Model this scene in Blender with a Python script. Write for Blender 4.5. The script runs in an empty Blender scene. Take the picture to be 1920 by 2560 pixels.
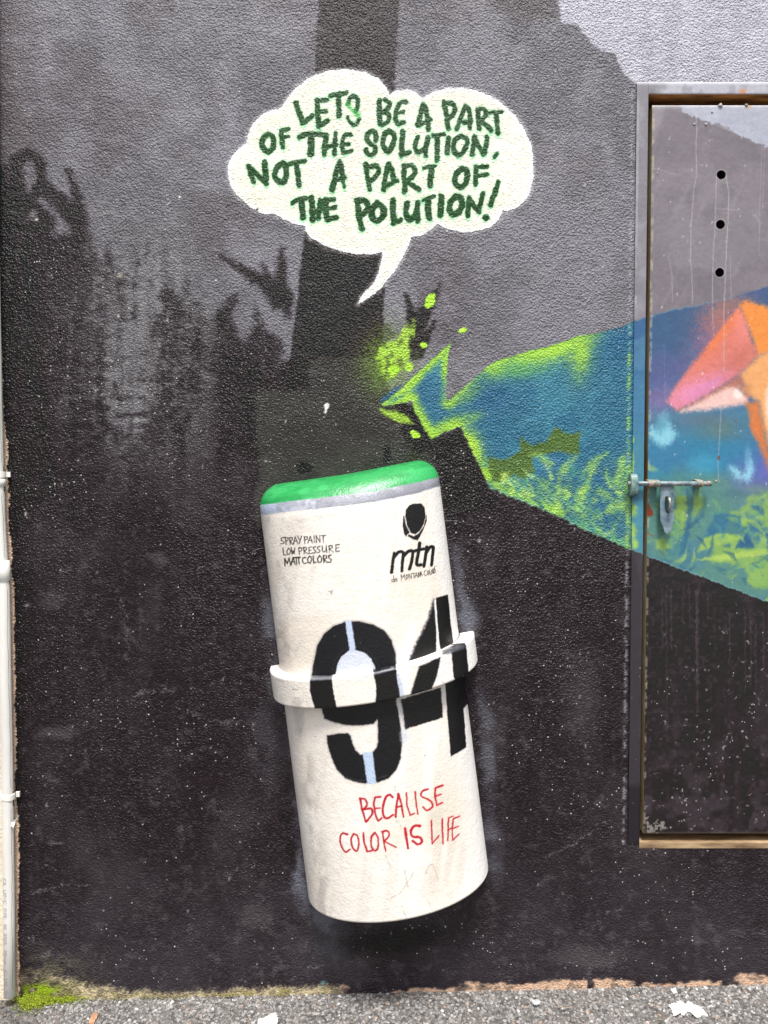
import bpy, math, random
import numpy as np

random.seed(7)
RNG = np.random.default_rng(11)
SC = bpy.context.scene

# ------------------------------------------------------------------ camera
FPX = 1923.0                       # focal length in photograph pixels
DIST = 1.83                        # camera to wall
PITCH = math.radians(2.04)
CP, SP = math.cos(PITCH), math.sin(PITCH)


def ray(px, py):
    a = (np.asarray(px, float) - 960.0) / FPX
    b = -(np.asarray(py, float) - 1280.0) / FPX
    return a, CP + b * SP, -SP + b * CP


_a, _b, _c = ray(960, 2478)
CAMH = float(-_c / _b * DIST)      # wall foot at z = 0


def wp(px, py, y=0.0):
    """photograph pixel -> X, Z on the vertical plane Y = y"""
    dx, dy, dz = ray(px, py)
    t = (DIST + y) / dy
    return dx * t, CAMH + dz * t


def gp(px, py, z=0.0):
    """photograph pixel -> X, Y on the ground"""
    dx, dy, dz = ray(px, py)
    t = (z - CAMH) / dz
    return float(dx * t), float(-DIST + dy * t)


def proj(X, Y, Z):
    """world -> photograph pixel"""
    yy = np.asarray(Y) + DIST
    zz = np.asarray(Z) - CAMH
    d = yy * CP - zz * SP
    u = yy * SP + zz * CP
    return 960 + FPX * np.asarray(X) / d, 1280 - FPX * u / d


cd = bpy.data.cameras.new('camera')
cam = bpy.data.objects.new('camera', cd)
SC.collection.objects.link(cam)
cd.sensor_fit = 'VERTICAL'
cd.sensor_height = 36.0
cd.lens = FPX / 2560.0 * 36.0
cd.clip_start = 0.05
cd.clip_end = 400
cam.location = (0, -DIST, CAMH)
cam.rotation_euler = (math.pi / 2 - PITCH, 0, 0)
SC.camera = cam

# ------------------------------------------------------------------ light
SUN_EL, SUN_AZ = math.radians(67), math.radians(5)     # azimuth from -Y towards +X
world = bpy.data.worlds.new('World')
SC.world = world
world.use_nodes = True
nt = world.node_tree
bg = nt.nodes['Background']
sky = nt.nodes.new('ShaderNodeTexSky')
sky.sky_type = 'NISHITA'
sky.sun_disc = False
sky.sun_elevation = SUN_EL
sky.sun_rotation = math.pi - SUN_AZ
sky.air_density = 1.0
sky.dust_density = 4.0
hs = nt.nodes.new('ShaderNodeHueSaturation')             # overcast: nearly white sky
hs.inputs['Saturation'].default_value = 0.22
nt.links.new(sky.outputs[0], hs.inputs['Color'])
nt.links.new(hs.outputs[0], bg.inputs['Color'])
bg.inputs['Strength'].default_value = 0.085

sl = bpy.data.lights.new('sun', 'SUN')
sl.energy = 2.3
sl.angle = math.radians(12)
sl.color = (1.0, 0.965, 0.93)
so = bpy.data.objects.new('sun', sl)
SC.collection.objects.link(so)
so.rotation_euler = (math.pi / 2 - SUN_EL, 0, SUN_AZ)
so.location = (1, -3, 5)

SC.view_settings.view_transform = 'Standard'
SC.view_settings.look = 'None'
SC.view_settings.exposure = 1.25
SC.view_settings.gamma = 1
SC.view_settings.use_curve_mapping = False

# ------------------------------------------------------------------ helpers
COL = SC.collection


def link(o, parent=None):
    COL.objects.link(o)
    if parent is not None:
        o.parent = parent
    return o


def tag(o, label=None, cat=None, group=None, kind=None):
    if label: o['label'] = label
    if cat: o['category'] = cat
    if group: o['group'] = group
    if kind: o['kind'] = kind
    return o


def empty(name, loc=(0, 0, 0)):
    o = bpy.data.objects.new(name, None)
    o.empty_display_size = 0.05
    o.location = loc
    return link(o)


def np_mesh(name, co, quads, mats, parent=None, midx=None, smooth=True, col=None, aux=None, tris=None):
    """fast mesh from numpy arrays"""
    me = bpy.data.meshes.new(name)
    co = np.asarray(co, np.float32)
    quads = np.asarray(quads, np.int32).reshape(-1, 4)
    if tris is None: tris = np.zeros((0, 3), np.int32)
    tris = np.asarray(tris, np.int32).reshape(-1, 3)
    nq, ntr = len(quads), len(tris)
    me.vertices.add(len(co))
    me.vertices.foreach_set('co', co.ravel())
    me.loops.add(nq * 4 + ntr * 3)
    me.loops.foreach_set('vertex_index', np.concatenate([quads.ravel(), tris.ravel()]))
    me.polygons.add(nq + ntr)
    st = np.concatenate([np.arange(nq) * 4, nq * 4 + np.arange(ntr) * 3]).astype(np.int32)
    me.polygons.foreach_set('loop_start', st)
    try:
        me.polygons.foreach_set('loop_total', np.concatenate([np.full(nq, 4), np.full(ntr, 3)]).astype(np.int32))
    except Exception:
        pass
    if midx is not None:
        me.polygons.foreach_set('material_index', np.asarray(midx, np.int32))
    me.polygons.foreach_set('use_smooth', np.full(nq + ntr, bool(smooth)))
    me.update(calc_edges=True)
    me.validate()
    for m in (mats if isinstance(mats, (list, tuple)) else [mats]):
        me.materials.append(m)
    n = len(co)
    for nm, a in (('paint', col), ('aux', aux)):
        if a is not None:
            at = me.color_attributes.new(nm, 'FLOAT_COLOR', 'POINT')
            b = np.ones((n, 4), np.float32)
            b[:, :3] = a
            at.data.foreach_set('color', b.ravel())
    o = bpy.data.objects.new(name, me)
    return link(o, parent)


def lin(c):
    c = np.asarray(c, float) / 255.0
    return np.where(c <= 0.04045, c / 12.92, ((c + 0.055) / 1.055) ** 2.4)


TAB = RNG.random((64, 256, 256)).astype(np.float32)


def vn(x, y, s, seed=0):
    """value noise in 0..1, feature size s"""
    x = np.asarray(x, float) / s + 1000.37 + seed * 17.1
    y = np.asarray(y, float) / s + 1000.71 + seed * 5.3
    xi = np.floor(x).astype(np.int64); yi = np.floor(y).astype(np.int64)
    fx = (x - xi); fy = (y - yi)
    fx = fx * fx * (3 - 2 * fx); fy = fy * fy * (3 - 2 * fy)
    T = TAB[seed % 64]
    a = T[xi & 255, yi & 255]; b = T[(xi + 1) & 255, yi & 255]
    c = T[xi & 255, (yi + 1) & 255]; d = T[(xi + 1) & 255, (yi + 1) & 255]
    return (a * (1 - fx) + b * fx) * (1 - fy) + (c * (1 - fx) + d * fx) * fy


def fbm(x, y, s, o=4, seed=0, sy=None):
    r = 0; w = 0; k = 1.0
    y = np.asarray(y, float) * (1.0 if sy is None else s / sy)
    for i in range(o):
        r = r + k * vn(x, y, s / 2 ** i, seed + i * 3)
        w += k; k *= 0.55
    return r / w


def sst(a, b, x):
    t = np.clip((x - a) / (b - a), 0, 1)
    return t * t * (3 - 2 * t)


def catmull(pts, n=6, closed=False):
    p = [np.array(q, float) for q in pts]
    if len(p) < 3: return p
    out = []
    m = len(p)
    for i in range(m if closed else m - 1):
        p0 = p[(i - 1) % m] if closed or i > 0 else 2 * p[0] - p[1]
        p1, p2 = p[i], p[(i + 1) % m]
        p3 = p[(i + 2) % m] if closed or i + 2 < m else 2 * p[-1] - p[-2]
        for k in range(n):
            t = k / n
            out.append(0.5 * (2 * p1 + (p2 - p0) * t + (2 * p0 - 5 * p1 + 4 * p2 - p3) * t * t + (3 * p1 - p0 - 3 * p2 + p3) * t ** 3))
    if not closed: out.append(p[-1])
    return out


def sd_poly(x, y, pts, margin=60):
    P = np.array(pts, float)
    out = np.full(x.shape, 999.0)
    lo = P.min(0) - margin; hi = P.max(0) + margin
    idx = np.nonzero((x > lo[0]) & (x < hi[0]) & (y > lo[1]) & (y < hi[1]))[0]
    if len(idx) == 0: return out
    X = x[idx]; Y = y[idx]
    d2 = np.full(X.shape, 1e9); ins = np.zeros(X.shape, bool)
    for i in range(len(P)):
        ax, ay = P[i - 1]; bx, by = P[i]
        ex, ey = bx - ax, by - ay
        l = ex * ex + ey * ey + 1e-9
        t = np.clip(((X - ax) * ex + (Y - ay) * ey) / l, 0, 1)
        d2 = np.minimum(d2, (X - ax - t * ex) ** 2 + (Y - ay - t * ey) ** 2)
        if ay != by:
            c = ((ay > Y) != (by > Y)) & (X < ex * (Y - ay) / (by - ay) + ax)
            ins ^= c
    d = np.sqrt(d2)
    out[idx] = np.where(ins, -d, d)
    return out


def sd_line(x, y, pts, r0, r1=None, margin=25):
    """distance to a polyline minus a radius running r0 -> r1"""
    if r1 is None: r1 = r0
    P = np.array(pts, float)
    out = np.full(x.shape, 999.0)
    mg = margin + max(r0, r1)
    lo = P.min(0) - mg; hi = P.max(0) + mg
    idx = np.nonzero((x > lo[0]) & (x < hi[0]) & (y > lo[1]) & (y < hi[1]))[0]
    if len(idx) == 0: return out
    X = x[idx]; Y = y[idx]
    o = np.full(X.shape, 999.0)
    if len(P) == 1:
        o = np.hypot(X - P[0, 0], Y - P[0, 1]) - r0
    n = max(len(P) - 1, 1)
    for i in range(len(P) - 1):
        ax, ay = P[i]; bx, by = P[i + 1]
        ex, ey = bx - ax, by - ay
        l = ex * ex + ey * ey + 1e-9
        t = np.clip(((X - ax) * ex + (Y - ay) * ey) / l, 0, 1)
        rr = r0 + (r1 - r0) * (i + t) / n
        o = np.minimum(o, np.hypot(X - ax - t * ex, Y - ay - t * ey) - rr)
    out[idx] = o
    return out


class Canvas:
    """pigment laid on a set of surface points, in photograph pixels"""
    def __init__(s, x, y, rgb):
        s.x = np.asarray(x, float).ravel(); s.y = np.asarray(y, float).ravel()
        n = len(s.x)
        s.c = np.tile(np.array(rgb, float), (n, 1))
        s.aux = np.zeros((n, 3)); s.aux[:, 0] = 0.3; s.aux[:, 1] = 1.0; s.aux[:, 2] = 0.5
        s.wx = s.x + (vn(s.x, s.y, 9, 5) - .5) * 4 + (vn(s.x, s.y, 3.5, 6) - .5) * 3
        s.wy = s.y + (vn(s.x, s.y, 9, 7) - .5) * 4 + (vn(s.x, s.y, 3.5, 8) - .5) * 3
        s.n = vn(s.x, s.y, 3.2, 9)

    def mix(s, m, rgb):
        m = np.clip(m, 0, 1)[:, None]
        s.c = s.c * (1 - m) + np.asarray(rgb, float) * m

    def spray(s, m):
        m = np.clip(m, 0, 1)
        return np.clip(m + (s.n - .5) * 2.6 * m * (1 - m), 0, 1)

    def poly(s, pts, rgb, soft=3.0, a=1.0, warp=1.0, curve=False, grain=True):
        if curve: pts = catmull(pts, 6, True)
        X = s.x + (s.wx - s.x) * warp; Y = s.y + (s.wy - s.y) * warp
        d = sd_poly(X, Y, pts, soft * 1.5 + 12)
        m = 1 - sst(-soft, soft, d)
        if grain: m = s.spray(m)
        s.mix(m * a, rgb)
        return d

    def line(s, pts, r0, r1, rgb, soft=2.0, a=1.0, warp=1.0, curve=False, grain=True):
        if curve: pts = catmull(pts, 5)
        X = s.x + (s.wx - s.x) * warp; Y = s.y + (s.wy - s.y) * warp
        d = sd_line(X, Y, pts, r0, r1, soft * 1.5 + 8)
        m = 1 - sst(-soft, soft, d)
        if grain: m = s.spray(m)
        s.mix(m * a, rgb)
        return d

    def blob(s, cx, cy, rx, ry, rgb, a=1.0, rot=0.0, p=1.0, warp=0.0):
        c, sn = math.cos(math.radians(rot)), math.sin(math.radians(rot))
        X = s.x - cx; Y = s.y - cy
        if warp:
            X = X + (fbm(s.x, s.y, 50, 3, 21) - .5) * warp; Y = Y + (fbm(s.x, s.y, 50, 3, 25) - .5) * warp
        u = (X * c + Y * sn) / rx; v = (-X * sn + Y * c) / ry
        d = np.sqrt(u * u + v * v)
        s.mix(s.spray(np.clip(1 - sst(0.25, 1.0, d), 0, 1) ** p) * a, rgb)

    def done(s, k=0.93):
        return np.clip(lin(s.c) * (k + .02) - 0.011, 0.003, 0.86), np.clip(s.aux, 0, 1)


def Z(pts, ox, oy, sc):
    return [(ox + p[0] / sc, oy + p[1] / sc) for p in pts]


# ------------------------------------------------------------------ materials
def new_mat(name):
    m = bpy.data.materials.new(name)
    m.use_nodes = True
    n = m.node_tree.nodes; l = m.node_tree.links
    return m, n, l, n['Principled BSDF']


def N(n, t, **k):
    a = n.new(t)
    for q, v in k.items():
        if q in a.inputs.keys(): a.inputs[q].default_value = v
        else: setattr(a, q, v)
    return a


def mmath(n, l, op, a, b=None, clamp=False):
    q = n.new('ShaderNodeMath'); q.operation = op; q.use_clamp = clamp
    for i, v in enumerate((a, b)):
        if v is None: continue
        if isinstance(v, (int, float)): q.inputs[i].default_value = v
        else: l.new(v, q.inputs[i])
    return q.outputs[0]


def mat_paint(name, scale, dist, speck_rgb=(.62, .60, .58), xs=0.75, fine=0.35, spec=0.45, gran=0.25, grains=0):
    """paint taken from the 'paint' attribute over relief; aux = speckle, relief, roughness"""
    m, n, l, b = new_mat(name)
    at = N(n, 'ShaderNodeAttribute', attribute_name='paint')
    ax = N(n, 'ShaderNodeAttribute', attribute_name='aux')
    sep = n.new('ShaderNodeSeparateColor'); l.new(ax.outputs['Color'], sep.inputs[0])
    tc = n.new('ShaderNodeTexCoord')
    mp = n.new('ShaderNodeMapping'); mp.inputs['Scale'].default_value = (xs, 1, 1)
    l.new(tc.outputs['Object'], mp.inputs[0])
    # relief
    n1 = N(n, 'ShaderNodeTexNoise', Scale=scale, Detail=2.5, Roughness=0.55)
    l.new(mp.outputs[0], n1.inputs['Vector'])
    n2 = N(n, 'ShaderNodeTexNoise', Scale=scale * 0.23, Detail=2.0)
    l.new(mp.outputs[0], n2.inputs['Vector'])
    h = mmath(n, l, 'ADD', n1.outputs['Fac'], mmath(n, l, 'MULTIPLY', n2.outputs['Fac'], 1.2))
    if grains:
        # warped cells: rounded sand grains caught in the render coat
        wn = N(n, 'ShaderNodeTexNoise', Scale=scale * .8, Detail=1.0); l.new(tc.outputs['Object'], wn.inputs['Vector'])
        vs = n.new('ShaderNodeVectorMath'); vs.operation = 'SCALE'; vs.inputs['Scale'].default_value = .006
        l.new(wn.outputs['Color'], vs.inputs[0])
        va = n.new('ShaderNodeVectorMath'); va.operation = 'ADD'
        l.new(mp.outputs[0], va.inputs[0]); l.new(vs.outputs[0], va.inputs[1])
        vg = N(n, 'ShaderNodeTexVoronoi', Scale=grains, feature='SMOOTH_F1', Smoothness=.35, Randomness=1.0)
        l.new(va.outputs[0], vg.inputs['Vector'])
        gs = n.new('ShaderNodeSeparateColor'); l.new(vg.outputs['Color'], gs.inputs[0])
        gh = mmath(n, l, 'MULTIPLY', mmath(n, l, 'SUBTRACT', 0.75, vg.outputs['Distance'], True), mmath(n, l, 'ADD', gs.outputs['Green'], .25))
        h = mmath(n, l, 'ADD', mmath(n, l, 'MULTIPLY', h, .55), mmath(n, l, 'MULTIPLY', gh, .75))
    h = mmath(n, l, 'MULTIPLY', h, sep.outputs['Green'])
    # specks: small paint/dust dots, with the black wall's glints put into colour
    v1 = N(n, 'ShaderNodeTexVoronoi', Scale=175.0); l.new(tc.outputs['Object'], v1.inputs['Vector'])
    v2 = N(n, 'ShaderNodeTexVoronoi', Scale=62.0); l.new(tc.outputs['Object'], v2.inputs['Vector'])

    def dots(v, rad, dens):
        sc = n.new('ShaderNodeSeparateColor'); l.new(v.outputs['Color'], sc.inputs[0])
        lim = mmath(n, l, 'MULTIPLY', sep.outputs['Red'], dens)
        on = mmath(n, l, 'LESS_THAN', sc.outputs['Red'], lim)
        r = mmath(n, l, 'MULTIPLY', sc.outputs['Green'], rad)
        near = mmath(n, l, 'LESS_THAN', v.outputs['Distance'], r)
        return mmath(n, l, 'MULTIPLY', on, near)
    d = mmath(n, l, 'MAXIMUM', dots(v1, 0.33, 0.17), dots(v2, 0.11, 0.014))
    # grain in the pigment itself
    g = N(n, 'ShaderNodeTexNoise', Scale=scale * 2.2, Detail=3.0, Roughness=0.7)
    l.new(tc.outputs['Object'], g.inputs['Vector'])
    gr = N(n, 'ShaderNodeMapRange'); gr.inputs['From Min'].default_value = 0.3; gr.inputs['From Max'].default_value = 0.7
    gr.inputs['To Min'].default_value = 1 - gran; gr.inputs['To Max'].default_value = 1 + gran
    l.new(g.outputs['Fac'], gr.inputs['Value'])
    mul = N(n, 'ShaderNodeMix', data_type='RGBA', blend_type='MULTIPLY')
    mul.inputs[0].default_value = 1.0
    l.new(at.outputs['Color'], mul.inputs[6]); l.new(gr.outputs[0], mul.inputs[7])
    mx = N(n, 'ShaderNodeMix', data_type='RGBA')
    mx.inputs[7].default_value = (*speck_rgb, 1)
    l.new(mul.outputs[2], mx.inputs[6]); l.new(mmath(n, l, 'MULTIPLY', d, 0.6), mx.inputs[0])
    l.new(mx.outputs[2], b.inputs['Base Color'])
    l.new(sep.outputs['Blue'], b.inputs['Roughness'])
    b.inputs['Specular IOR Level'].default_value = spec
    bp = N(n, 'ShaderNodeBump', Strength=1.0, Distance=dist)
    hh = mmath(n, l, 'ADD', h, mmath(n, l, 'MULTIPLY', d, 0.5))
    hf = mmath(n, l, 'ADD', hh, mmath(n, l, 'MULTIPLY', g.outputs['Fac'], mmath(n, l, 'MULTIPLY', sep.outputs['Green'], fine)))
    l.new(hf, bp.inputs['Height'])
    l.new(bp.outputs[0], b.inputs['Normal'])
    return m


def mat_simple(name, c1, c2, scale=60, rough=0.55, bump=0.0006, bscale=None, metal=0.0, ramp=(0.35, 0.65), detail=5, stretch=None):
    m, n, l, b = new_mat(name)
    tc = n.new('ShaderNodeTexCoord')
    src = tc.outputs['Object']
    if stretch:
        mp = n.new('ShaderNodeMapping'); mp.inputs['Scale'].default_value = stretch
        l.new(src, mp.inputs[0]); src = mp.outputs[0]
    t = N(n, 'ShaderNodeTexNoise', Scale=scale, Detail=detail, Roughness=0.6); l.new(src, t.inputs['Vector'])
    r = n.new('ShaderNodeValToRGB')
    r.color_ramp.elements[0].position = ramp[0]; r.color_ramp.elements[1].position = ramp[1]
    r.color_ramp.elements[0].color = (*lin(c1), 1); r.color_ramp.elements[1].color = (*lin(c2), 1)
    l.new(t.outputs['Fac'], r.inputs[0]); l.new(r.outputs[0], b.inputs['Base Color'])
    b.inputs['Roughness'].default_value = rough; b.inputs['Metallic'].default_value = metal
    if bump:
        t2 = N(n, 'ShaderNodeTexNoise', Scale=bscale or scale * 2, Detail=3.0); l.new(src, t2.inputs['Vector'])
        bp = N(n, 'ShaderNodeBump', Strength=1.0, Distance=bump)
        l.new(t2.outputs['Fac'], bp.inputs['Height']); l.new(bp.outputs[0], b.inputs['Normal'])
    return m


M_WALL = mat_paint('painted_stucco', 200, 0.0046, xs=.9, fine=.3, spec=.30, grains=215)
M_BUB = mat_paint('painted_stucco_cream', 190, 0.0022, xs=.9, grains=215, speck_rgb=(.5, .48, .42), gran=0.10, spec=.28)
M_DOOR = mat_paint('painted_steel', 55, 0.0016, xs=1.0, fine=0.15, spec=0.5, gran=0.10)
M_CAN = mat_paint('painted_fibreglass', 190, 0.0012, speck_rgb=(.12, .11, .10), xs=1.0, fine=0.2, spec=0.45, gran=0.05)
M_RUST = mat_simple('ochre_rusty_steel', (200, 150, 84), (255, 246, 206), 10, 0.7, 0.0008, stretch=(1, 1, .35))
M_BROWN = mat_simple('brown_rust', (96, 62, 36), (190, 136, 80), 40, 0.8, 0.001, stretch=(.3, 1, 1))
M_DARK = mat_simple('dark_inside', (12, 11, 10), (26, 22, 18), 20, 0.9, 0)  # darkness inside gaps and holes, put into the colour
M_CREAM = mat_simple('cream_render', (205, 190, 165), (228, 216, 196), 30, 0.85, 0.003, bscale=160)
M_PVC = mat_simple('grey_pvc', (200, 198, 192), (222, 221, 216), 9, 0.4, 0.0002, stretch=(1, 1, .25))
M_CLIP = mat_simple('white_plastic', (215, 212, 205), (236, 233, 228), 60, 0.5, 0.0004)
M_PRINT = mat_simple('grey_print', (120, 120, 124), (150, 150, 152), 200, 0.7, 0)


# ------------------------------------------------------------------ wall artwork
LIME, BLUE, OLIVE = (154, 200, 66), (50, 104, 130), (80, 104, 44)
BLACK = (33, 26, 29)
GREY = (101, 99, 106)

BUBBLE = Z([(60, 600), (65, 540), (95, 490), (155, 440), (165, 390), (190, 340), (240, 290), (330, 262), (360, 215), (400, 165),
            (470, 110), (560, 75), (660, 65), (750, 80), (820, 115), (860, 160), (878, 195), (920, 175), (970, 170), (1010, 182),
            (1045, 213), (1100, 180), (1180, 162), (1270, 165), (1360, 190), (1440, 235), (1510, 300), (1560, 370), (1590, 440),
            (1603, 520), (1603, 610), (1590, 690), (1560, 740), (1520, 770), (1475, 787), (1450, 782), (1430, 830), (1390, 865),
            (1330, 885), (1260, 893), (1200, 885), (1150, 870), (1122, 848), (1090, 880), (1040, 910), (990, 917), (975, 960),
            (930, 1050), (880, 1120), (820, 1190), (760, 1230), (715, 1258), (735, 1215), (790, 1160), (820, 1100), (840, 1020),
            (840, 992), (790, 1003), (710, 1003), (620, 985), (540, 955), (480, 925), (455, 890), (450, 860), (390, 850),
            (330, 820), (290, 798), (250, 802), (200, 785), (150, 745), (100, 700), (75, 660)], 540, 140, 2.0232)

LIMESHAPE = [(1600, 796), (1574, 808), (1540, 822), (1440, 842), (1385, 863), (1300, 884), (1243, 903), (1222, 915), (1170, 960), (1119, 1004),
             (1114, 983), (1117, 930), (1125, 857), (1098, 884), (1050, 926), (1000, 974), (950, 1014), (985, 1012), (1030, 1001),
             (1038, 1028), (1058, 1066), (1078, 1096), (1112, 1080), (1151, 1066), (1189, 1143), (1226, 1219), (1300, 1250), (1377, 1281),
             (1450, 1318), (1565, 1368), (1600, 1384)]


def art_wall(px, py):
    c = Canvas(px, py, GREY)
    x, y = c.x, c.y
    big = fbm(x, y, 260, 4, 1); mid = fbm(x, y, 60, 4, 12); str_ = fbm(x, y, 40, 4, 15, sy=320)
    # rolled grey ground with cloudy wear
    c.mix(sst(.46, .66, big) * .75, (125, 124, 132))
    c.mix(sst(.45, .7, fbm(x, y, 150, 4, 31)) * .45, (82, 77, 79))
    c.mix(np.exp(-(x / 90) ** 2) * (y < 700) * .45, (84, 74, 76))
    c.mix(sst(.54, .7, fbm(x, y, 36, 4, 35)) * .25, (136, 134, 142))
    c.mix(sst(.52, .75, fbm(x, y, 90, 4, 33, sy=160)) * .35 * (1 - sst(500, 800, y)), (142, 140, 150))
    c.aux[:, 0] = 0.18
    # brownish patch and pale field top right
    c.poly([(1180, -40), (1395, -40), (1392, 44), (1330, 50), (1250, 30)], (88, 83, 84), 14, .7)
    c.poly([(1390, -60), (1402, 56), (1438, 60), (1462, 84), (1478, 108), (1502, 128), (1538, 132), (1545, 160), (1562, 188), (1592, 212),
            (2100, 212), (2100, -60)], (176, 176, 188), 2.2, 1)
    pale = (sd_poly(x, y, [(1395, -60), (1480, 108), (1592, 212), (2100, 212), (2100, -60)]) < 0)
    c.mix(pale * sst(.45, .7, str_) * .5, (156, 156, 168)); c.mix(pale * sst(.55, .75, mid) * .4, (196, 198, 208))
    c.mix(pale * (1 - sst(130, 205, y)) * 0.0, (180, 180, 190))
    # dark column from the top down behind the bubble
    c.poly([(797, -60), (794, 60), (788, 175), (772, 420), (760, 600), (745, 740), (727, 900), (640, 974), (770, 976), (772, 930), (955, 940),
            (957, 900), (960, 640), (985, 210), (992, 100), (1000, -60)], (50, 43, 45), 2.4, 1, 1.4)
    c.poly([(760, 590), (745, 740), (724, 905), (640, 974), (770, 976), (772, 930), (955, 940), (957, 900), (960, 590)], (32, 21, 24), 5, 1)
    c.mix((1 - sst(60, 260, y)) * (np.abs(x - 893) < 98) * .35, (80, 76, 78))
    # soft black lower field
    e = (fbm(x, y, 70, 4, 41) - .5) * 60
    mass = [(-60, 560), (10, 545), (110, 585), (190, 590), (235, 640), (300, 690), (380, 700), (455, 735), (466, 700), (472, 742),
            (480, 738), (495, 770), (518, 798), (545, 775), (592, 738), (576, 790), (592, 835), (602, 860), (620, 845), (637, 815),
            (636, 762), (655, 805), (668, 835), (700, 850), (706, 880), (695, 903), (728, 903), (760, 940), (955, 940), (985, 1010),
            (1030, 1012), (1078, 1100), (1151, 1066), (1226, 1219), (1377, 1281), (1565, 1368), (2200, 1600), (2200, 2900), (-60, 2900)]
    c.poly(mass, BLACK, 14, 1, 3.0)
    blk = 1 - sst(-12, 12, sd_poly(x, y, mass, 20))
    c.aux[:, 0] = c.aux[:, 0] * (1 - blk) + blk * 0.62
    # sprays into the grey
    for p, r0, r1 in (([(536, 630), (600, 670), (655, 705), (700, 748)], 2, 21), ([(706, 622), (703, 680), (702, 750)], 4, 20),
                      ([(655, 662), (680, 710), (705, 750)], 3, 18), ([(715, 745), (722, 790)], 18, 5),
                      ([(222, 588), (236, 650), (240, 700)], 5, 14), ([(268, 618), (276, 690)], 3, 14), ([(369, 606), (374, 690)], 3, 14),
                      ([(345, 640), (352, 700)], 2, 10), ([(432, 700), (450, 760)], 3, 16),
                      ([(40, 405), (68, 382), (98, 402), (104, 445), (88, 486)], 12, 13), ([(38, 400), (42, 470), (40, 560)], 14, 24),
                      ([(112, 470), (150, 505), (192, 555)], 16, 24), ([(169, 424), (190, 480), (202, 545), (205, 590)], 5, 20),
                      ([(60, 500), (110, 560), (60, 600)], 20, 30), ([(5, 420), (10, 560)], 10, 24)):
        c.line(p, r0 * 1.1, r1 * 1.1, (34, 26, 29), 10, 1.0, 2.0)
    c.blob(80, 440, 16, 28, (92, 90, 96), .8)
    c.blob(82, 535, 16, 20, (120, 116, 120), .8, 30); c.blob(90, 548, 7, 5, (215, 210, 205), .9)
    # worn, scraped patch
    wear = np.clip(1.7 * np.exp(-(np.abs((x - 345 - (fbm(x, y, 120, 3, 43) - .5) * 120) / 165) ** 2.6 + np.abs((y - 860) / 285) ** 2.6) * 1.1), 0, 1)
    w2 = wear * sst(.38, .62, .45 * fbm(x, y, 22, 4, 44, sy=14) + .55 * str_)
    c.mix(wear * .35, (74, 72, 75)); c.mix(w2 * .9, (116, 116, 120))
    w3 = wear * sst(.58, .74, fbm(x, y, 10, 3, 47)) * .45
    c.mix(w3, (140, 140, 140))
    c.blob(300, 690, 12, 9, (190, 190, 165), .7); c.blob(296, 790, 5, 6, (220, 220, 210), 1); c.blob(418, 800, 5, 5, (210, 210, 205), .9)
    c.blob(322, 770, 4, 4, (220, 220, 215), .9); c.blob(540, 700, 4, 4, (210, 210, 210), .9)
    # dusty greys low on the wall
    c.mix(blk * sst(.5, .68, fbm(x, y, 26, 4, 50, sy=420)) * .28, (60, 52, 54)); c.mix(blk * sst(.52, .7, fbm(x, y, 34, 4, 52, sy=300)) * .4, (24, 17, 20))
    low = blk * sst(1050, 1500, y)
    c.mix(low * .6, (44, 39, 42))
    c.mix(low * sst(.56, .74, fbm(x, y, 7, 3, 54)) * .35, (78, 73, 76))
    c.mix(blk * sst(.50, .72, fbm(x, y, 170, 5, 51)) * .40, (68, 63, 66))
    c.mix(low * sst(.50, .70, fbm(x, y, 60, 4, 53, sy=170)) * .2, (66, 62, 65))
    c.mix(blk * sst(2000, 2440, y) * (.35 + .3 * sst(.4, .65, fbm(x, y, 110, 4, 55))), (62, 58, 64))
    c.mix(blk * sst(.6, .78, fbm(x, y, 16, 4, 57)) * sst(2150, 2420, y) * .45, (92, 88, 92))
    c.mix(blk * sst(.62, .8, fbm(x, y, 20, 4, 59)) * .22, (120, 116, 118))
    for bx, by, rx, ry, a in ((130, 1490, 60, 40, .35), (395, 1400, 30, 30, .4), (140, 1830, 70, 25, .45), (380, 1500, 40, 80, .15), (880, 2420, 90, 60, .3), (1480, 2390, 160, 40, .35),
                              (1450, 1760, 60, 120, .25), (1240, 1850, 50, 120, .25), (640, 2290, 60, 40, .3), (120, 2385, 25, 14, .7), (150, 2105, 30, 8, .6)):
        c.blob(bx, by, rx, ry, (102, 98, 101), a, 0, 1, 40)
    # olive grey rolled patch above the can
    c.poly([(636, 974), (770, 974), (774, 894), (955, 894), (985, 1010), (1012, 1068), (1100, 1068), (1112, 1300), (640, 1320), (634, 1240), (652, 1170), (642, 1080)],
           (58, 57, 54), 4, .85, 2)
    c.poly([(1015, 1085), (1060, 1085), (1060, 1160), (1020, 1165)], (42, 50, 32), 8, .6)
    c.mix((1 - sst(-6, 6, sd_poly(x, y, [(640, 980), (1010, 980), (1100, 1070), (1100, 1300), (640, 1300)]))) * sst(.45, .7, mid) * .3, (76, 74, 70))
    c.poly([(740, 1160), (755, 1156), (775, 1158), (783, 1168), (772, 1184), (748, 1182)], (28, 27, 26), 3, 1)
    c.line([(967, 1122), (968, 1146)], 9, 9, (30, 29, 28), 3)
    c.line([(816, 1012), (814, 1030)], 5, 2.5, (235, 235, 232), 1.5)
    c.blob(714, 1054, 3, 5, (200, 200, 195), .8)
    c.line([(603, 1153), (682, 1154)], .8, .8, (120, 115, 115), 1.2, .8)
    # black wedge between the can and the coloured shape
    c.poly([(1060, 1100), (1080, 1102), (1151, 1070), (1226, 1222), (1240, 1260), (1112, 1300), (1100, 1180)], BLACK, 8, .9)
    # black and lime bursts
    DK = (32, 26, 28)
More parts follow.
